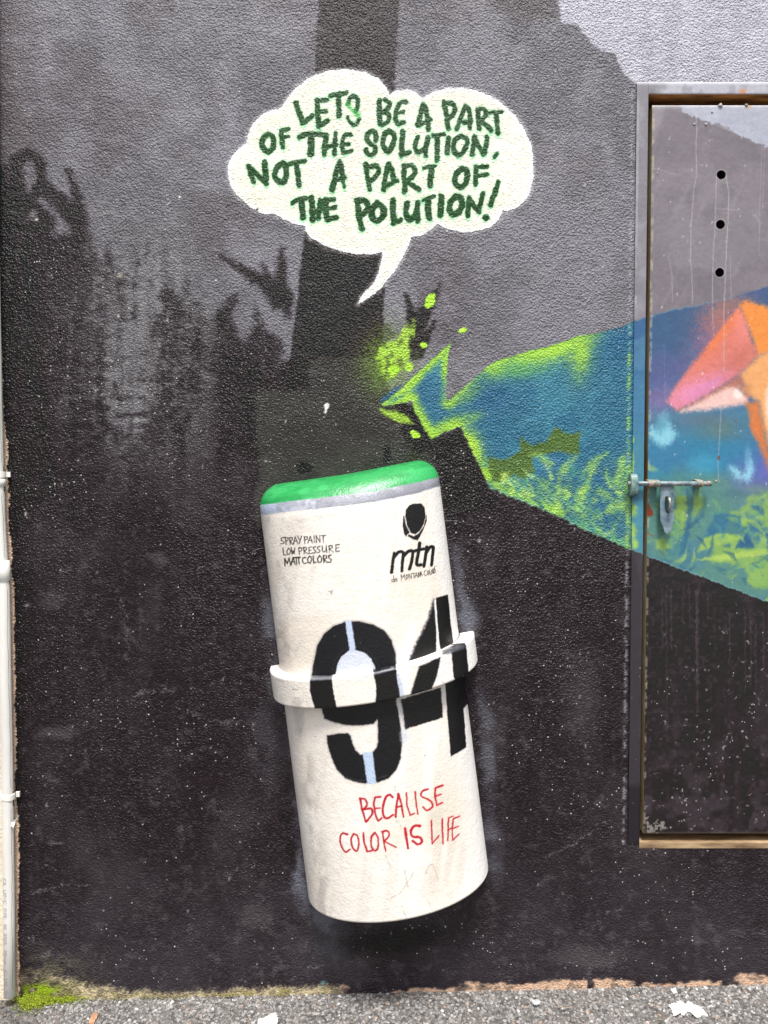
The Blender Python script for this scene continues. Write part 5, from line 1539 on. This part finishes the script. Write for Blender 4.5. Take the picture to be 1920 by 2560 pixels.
co = np.stack([Px, Py, Pz], 2).reshape(-1, 3)
tr = (IF[None] + (np.arange(NS) * 12)[:, None, None]).reshape(-1, 3)
tone = rr.normal(0, 1, NS)
base = np.clip(.19 + .07 * tone, .07, .5)[:, None] * np.array([[1.0, .955, .925]])
warm = rr.random(NS) < .07; base[warm] = base[warm] * np.array([1.2, .95, .78])
wht = rr.random(NS) < .015; base[wht] = .5
spl = (np.hypot((sx - gp(1725, 2535)[0]) / .045, (sy - gp(1725, 2535)[1]) / .03) + rr.uniform(-.35, .35, NS)) < 0.0
base[spl] = .75
dk = sx < float(wp(70, 2490)[0]) + .05
base[dk] *= .5
colr = np.repeat(base, 12, 0)
auxr = np.tile(np.array([[0, .5, .7]]), (len(colr), 1))
M_STONE = mat_paint('stone_chippings', 300, .0006, gran=.25, spec=.4)
peb = np_mesh('asphalt_chippings', co, np.zeros((0, 4), int), [M_STONE], ground, smooth=False, col=colr, aux=auxr, tris=tr)
tag(peb, kind='stuff')

# moss at the foot of the wall
NM = 4200
mx = []
Mc = []
x_m = [gp(p, 2490)[0] for p in (70, 110, 150, 195)]
for i in range(NM):
    k = random.random()
    if k < .55: px_, sprd = random.gauss(88, 18), 1.0
    elif k < .8: px_, sprd = random.gauss(140, 34), .5
    else: px_, sprd = random.uniform(230, 800), .3
    X = float(wp(px_, 2480)[0]); 
    if k > .8 and float(vn(np.array([px_]), np.array([1.0]), 40, 3)[0]) < .5: continue
    yy = -abs(random.gauss(0, .019 * sprd)) - .001; z0 = gz(X) + max(0, .003 * sprd + random.gauss(0, .0022))
    if random.random() < .35 * sprd: yy = -.0015 - random.random() * .003; z0 = gz(X) + abs(random.gauss(0, .008 * sprd))
    s_ = random.uniform(.0012, .0028)
    a = random.uniform(0, 6.28); tl = random.uniform(.4, 1.2)
    b0 = len(mx)
    for j in range(3):
        an = a + j * 2.09
        mx.append((X + s_ * .8 * math.cos(an), yy + s_ * .8 * math.sin(an), z0))
    mx.append((X + random.uniform(-.6, .6) * s_, yy - s_ * .5, z0 + s_ * 1.6 * tl))
    g_ = random.random()
    cc_ = np.array([.34, .42, .03]) * (.3 + 1.0 * g_) if px_ < 230 else np.array([.32, .29, .14]) * (.6 + .6 * g_)
    Mc += [cc_] * 4
tr = []
for i in range(len(mx) // 4):
    b0 = i * 4; tr += [(b0, b0 + 1, b0 + 3), (b0 + 1, b0 + 2, b0 + 3), (b0 + 2, b0, b0 + 3)]
ms = np_mesh('moss', np.array(mx), np.zeros((0, 4), int), [M_STONE], None, smooth=False, col=np.array(Mc), aux=np.tile([[0, .1, .8]], (len(mx), 1)), tris=np.array(tr))
tag(ms, 'bright green moss growing where the wall meets the tarmac beside the pipe', 'moss', kind='stuff')


# litter on the ground
def flake(name, outline_px, lift, th, c1, c2, label, cat, curl=.0, jag=.0006):
    P = [gp(a, b, 0) for a, b in outline_px]
    P = [p * 1.0 + np.array([random.uniform(-1, 1), random.uniform(-1, 1)]) * jag for p in catmull([np.array(p) for p in P], 7, True)]
    c = np.mean(P, 0); z = gz(c[0]) + lift
    n = len(P); V = []
    for dz in (0, -th):
        for k, p in enumerate(P): V.append((p[0] - c[0], p[1] - c[1], dz + curl * math.sin(k * 1.7) + random.uniform(-.0004, .0004)))
    V += [(0, 0, .0008), (0, 0, -th)]
    F = []
    for k in range(n):
        j = (k + 1) % n
        F += [(2 * n, k, j), (2 * n + 1, n + j, n + k), (k, n + k, n + j, j)]
    o = quick(name, V, F, mat_simple(name + '_colour', c1, c2, 120, .6, .0004))
    o.location = (c[0], c[1], z)
    return tag(o, label, cat)


flake('dry_leaf', [(222, 2552), (226, 2530), (238, 2518), (244, 2526), (236, 2542), (230, 2562)], .004, .0006, (150, 110, 84), (190, 150, 120), 'small curled brown leaf on the tarmac near the left corner', 'leaf', .0015)
flake('plaster_chip', [(645, 2548), (660, 2542), (685, 2530), (692, 2540), (694, 2552), (680, 2572), (650, 2572)], .005, .003, (216, 196, 186), (238, 226, 216), 'pale pinkish plaster chip on the tarmac below the can', 'chip', .001)
for pts_, lab in (([(1672, 2532), (1684, 2524), (1690, 2530), (1700, 2518), (1712, 2526), (1722, 2520), (1738, 2530), (1752, 2536), (1764, 2548), (1768, 2556), (1754, 2554), (1744, 2562), (1730, 2548), (1716, 2546), (1706, 2556), (1696, 2545), (1684, 2556), (1680, 2542)], 'ragged white paint splash on the tarmac under the door'),
                  ([(1678, 2490), (1688, 2488), (1692, 2498), (1682, 2500)], 'small white paint spot between the wall and the white splash'),
                  ([(1330, 2510), (1346, 2508), (1350, 2518), (1336, 2522)], 'faint pale paint spot on the tarmac right of the can')):
    flake('paint_splash', pts_, .0022, .0016, (186, 184, 180) if 'faint' not in lab else (150, 152, 154), (226, 224, 220) if 'faint' not in lab else (176, 178, 180), lab, 'paint splash', .0009, .0022)
# twig
tw = [np.array([*gp(a, b), 0]) for a, b in ((1385, 2512), (1398, 2528), (1412, 2534), (1448, 2526))]
c0 = tw[0].copy(); V, F = tube([p - c0 + [0, 0, 0] for p in tw], [.0012, .001, .0009, .0005], 8)
o = quick('twig', V, F, mat_simple('twig_colour', (130, 112, 96), (170, 152, 134), 100, .8, .0003), None, True)
o.location = (c0[0], c0[1], gz(c0[0]) + .005); tag(o, 'thin bent pale twig on the tarmac right of the can', 'twig')
